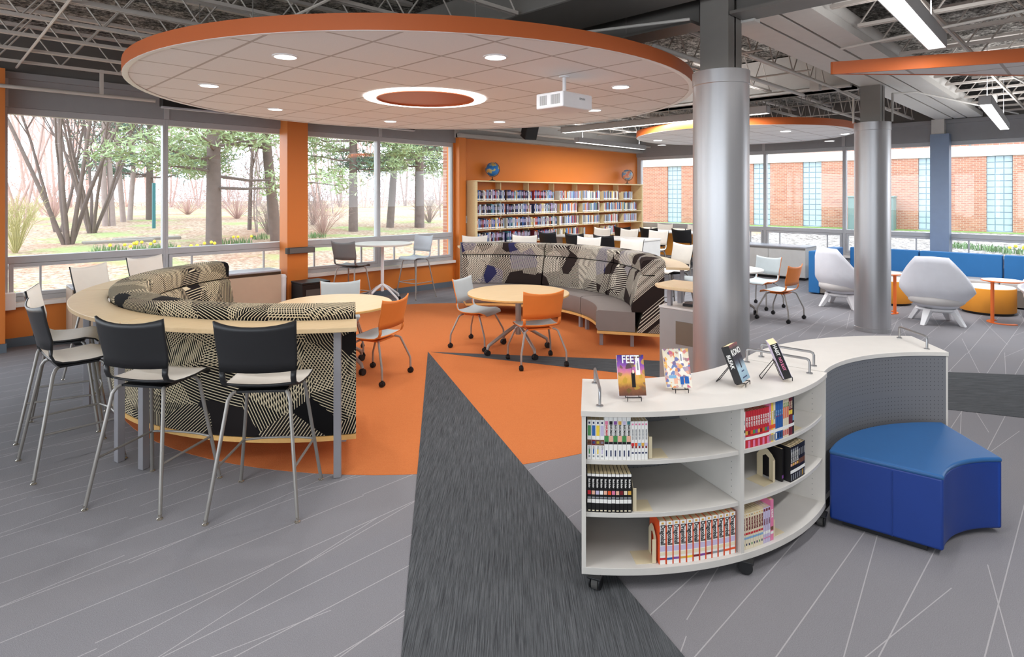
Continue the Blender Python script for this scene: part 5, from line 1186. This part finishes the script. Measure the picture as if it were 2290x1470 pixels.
def pine(px, d, h, r, lab, seed, m='needles', lean=0, low=2.6, nb=26, reach=3.2):
    r *= .72; nb = int(nb*1.25); low -= .5; hf = 6.5
    rng = random.Random(seed); p = gpos(px, d); t_ = thing('pine_tree', p, 0, lab, 'tree', 'pine trees beyond the left windows')
    b = MB(); pts = [Vector((lean*q*h, 0, h*q)) for q in (0, .02, .2, .4, .6, .8, 1)]; b.tube([pts[0]], r) if 0 else None
    b.tube(pts[:1]+pts[2:], r*1.25, 12, r1=r*.5); fol = MB()
    for k in range(nb):
        z = low+(hf-low)*(k/nb)+rng.uniform(-.1, .3); a = rng.uniform(0, 2*pi); Lb = reach*(1.1-.6*k/nb)*rng.uniform(.6, 1.1); base = Vector((lean*z, 0, z)); q = base; pp = [base]
        for i in range(4): q = q+Vector((cos(a), sin(a), rng.uniform(-.12, .22)))*(Lb/4); a += rng.uniform(-.3, .3); pp.append(q)
        b.tube(pp, .05, 5, r1=.012)
        for i in range(2, 5):
            for s_ in range(7):
                c = pp[i]+Vector((rng.uniform(-.55, .55), rng.uniform(-.55, .55), rng.uniform(-.18, .28)))
                for _ in range(13):
                    o = c+Vector((rng.gauss(0, .17), rng.gauss(0, .17), rng.gauss(0, .09))); dr = Vector((rng.uniform(-1, 1), rng.uniform(-1, 1), rng.uniform(-.3, .8))).normalized()*.24; w_ = dr.cross(Vector((rng.uniform(-1, 1), rng.uniform(-1, 1), rng.uniform(-1, 1)))).normalized()*.024
                    fol.add([o-w_, o+w_, o+dr], [(0, 1, 2)])
    b.build('trunk', 'bark', t_, smooth=60)
    me = fol.build('foliage', m, t_)
pine(478, 7.6, 9, .24, 'big pine with a thick trunk in the middle of the second window', 1, 'needles', low=2.3, nb=30, reach=3.6)
pine(618, 8.8, 9, .2, 'leaning pine trunk partly behind the orange column', 9, 'needles', lean=-.10, low=3.4, nb=14)
pine(790, 10.5, 10, .20, 'pine with straight dark trunk in the third window', 2, 'needles', low=2.8, nb=26)
pine(872, 11.5, 10, .18, 'leaning pine trunk at the left of the fourth window', 3, 'needles_dark', lean=.08, low=2.9, nb=24)
pine(938, 11.0, 10, .24, 'thick pine trunk at the right of the fourth window', 4, 'needles', low=3.0, nb=24)
pine(335, 20, 9, .18, 'pine whose dark branches fill the right part of the first window', 6, 'needles_dark', low=2.2, nb=30, reach=3.8)
# daffodils and tufts
def tuft(p, w_, n, lab, seed, flowers=0, m='plant_green', h=.28):
    rng = random.Random(seed); t_ = thing('daffodil_clump' if flowers else 'grass_tuft', p, 0, lab, 'plant', 'clumps of daffodils and leaves'); b = MB()
    for k in range(n):
        q = Vector((rng.uniform(-w_, w_), rng.uniform(-.25, .25), 0)); a = rng.uniform(0, 2*pi); e = q+Vector((cos(a)*.08, sin(a)*.08, h*rng.uniform(.6, 1.1))); s_ = Vector((-sin(a), cos(a), 0))*.012; mid = (q+e)/2+Vector((0, 0, .03))
        b.add([q-s_, q+s_, mid+s_, mid-s_, e], [(0, 1, 2, 3), (3, 2, 4)])
    b.build('leaves', m, t_)
    if flowers:
        b = MB()
        for k in range(flowers): q = Vector((rng.uniform(-w_, w_), rng.uniform(-.25, .25), h*rng.uniform(.9, 1.15))); b.sphere(q, .042, 8, 6)
        b.build('flowers', 'daffodil', t_, smooth=60)
for k, (px, d, w_, n, fl) in enumerate(((300, 7.5, .9, 170, 7), (345, 7.8, .5, 90, 4), (395, 6.5, .5, 80, 4), (455, 7.0, .3, 40, 3), (515, 8.5, .6, 110, 8), (585, 9.5, .25, 40, 0), (708, 9.0, .25, 50, 0), (240, 8.2, .3, 50, 0))):
    tuft(gpos(px, d), w_, n, ['wide daffodil clump in the right of the first window', 'daffodil clump beside the post of the first window', 'daffodil clump at the left of the second window', 'small daffodil clump at the foot of the big pine', 'daffodil clump right of the big pine trunk', 'leafy tuft at the foot of the slim bare tree', 'leafy tuft right of the orange column', 'leafy tuft under the bushy tree in the first window'][k], 300+k, fl)
for k, (px_, py_, w_, n, fl) in enumerate(((2152, 556, .38, 80, 0), (2196, 560, .25, 55, 0), (2230, 564, .25, 60, 0), (2270, 568, .3, 50, 7))):
    o = tuft(at(px_, py_, .31), w_, n, ['leafy clump nearest the blue-grey column outside the right window', 'leafy clump outside the right window, second from the blue-grey column', 'leafy clump outside the right window, third from the blue-grey column', 'yellow daffodils outside the window at the right edge'][k], 330+k, fl, 'plant_green', .2)
t_ = thing('picnic_post', gpos(344, 15), 0, 'dark green post seen through the right of the first window', 'post')
MB().box(-.05, -.05, 0, .05, .05, 1.75).build('post', 'ink_teal', t_); MB().prism([(-.5, -.3), (.5, -.3), (.5, .3), (-.5, .3)], 0, .04).build('slab', 'stone', t_)
for k, (px, d) in enumerate(((268, 10.5), (330, 11), (30, 6.2))):
    tag(MB().box(-.9 if k < 2 else -.4, -.2, 0, .9 if k < 2 else .4, .2, .13).build('stone_block', 'stone', loc=gpos(px, d), bevel=.03), ['low stone edging by the daffodils, left piece', 'low stone edging by the daffodils, right piece', 'low stone block at the left edge of the first window'][k], 'stone')
q = gpos(34, 2.3); tuft(Vector((q.x, q.y, q.z+.03)), .35, 160, 'bright grass patch outside the lower left window', 350, 0, 'ground_grass', .12)

# hazy wood at the back of the garden: twigs nobody could count
for nm_, m_, x0_, x1_, seed in (('distant_thicket', 'twig_haze_pink', -16, 8, 5), ('distant_thicket', 'twig_haze', 2, 60, 6)):
    rng = random.Random(seed); b = MB(); n_ = 9000 if x0_ < 0 else 15000
    for k in range(n_):
        d = rng.uniform(36, 58); q = Vector((rng.uniform(-24, 12) if x0_ < 0 else rng.uniform(14.5, 62), YW+d, .8+abs(rng.gauss(0, 1))*3.4)); a = rng.uniform(0, 2*pi); dr = Vector((cos(a)*.6, sin(a)*.6, rng.uniform(-.1, 1.2))).normalized()*rng.uniform(.5, 1.5); w_ = dr.cross(Vector((.7, .7, 0))).normalized()*.022
        b.add([q-w_, q+w_, q+dr], [(0, 1, 2)])
    tag(b.build(nm_, m_), 'hazy %s twigs of the wood behind the garden, %s part' % (('pinkish', 'left') if x0_ < 0 else ('grey', 'right')), 'thicket', kind='stuff')
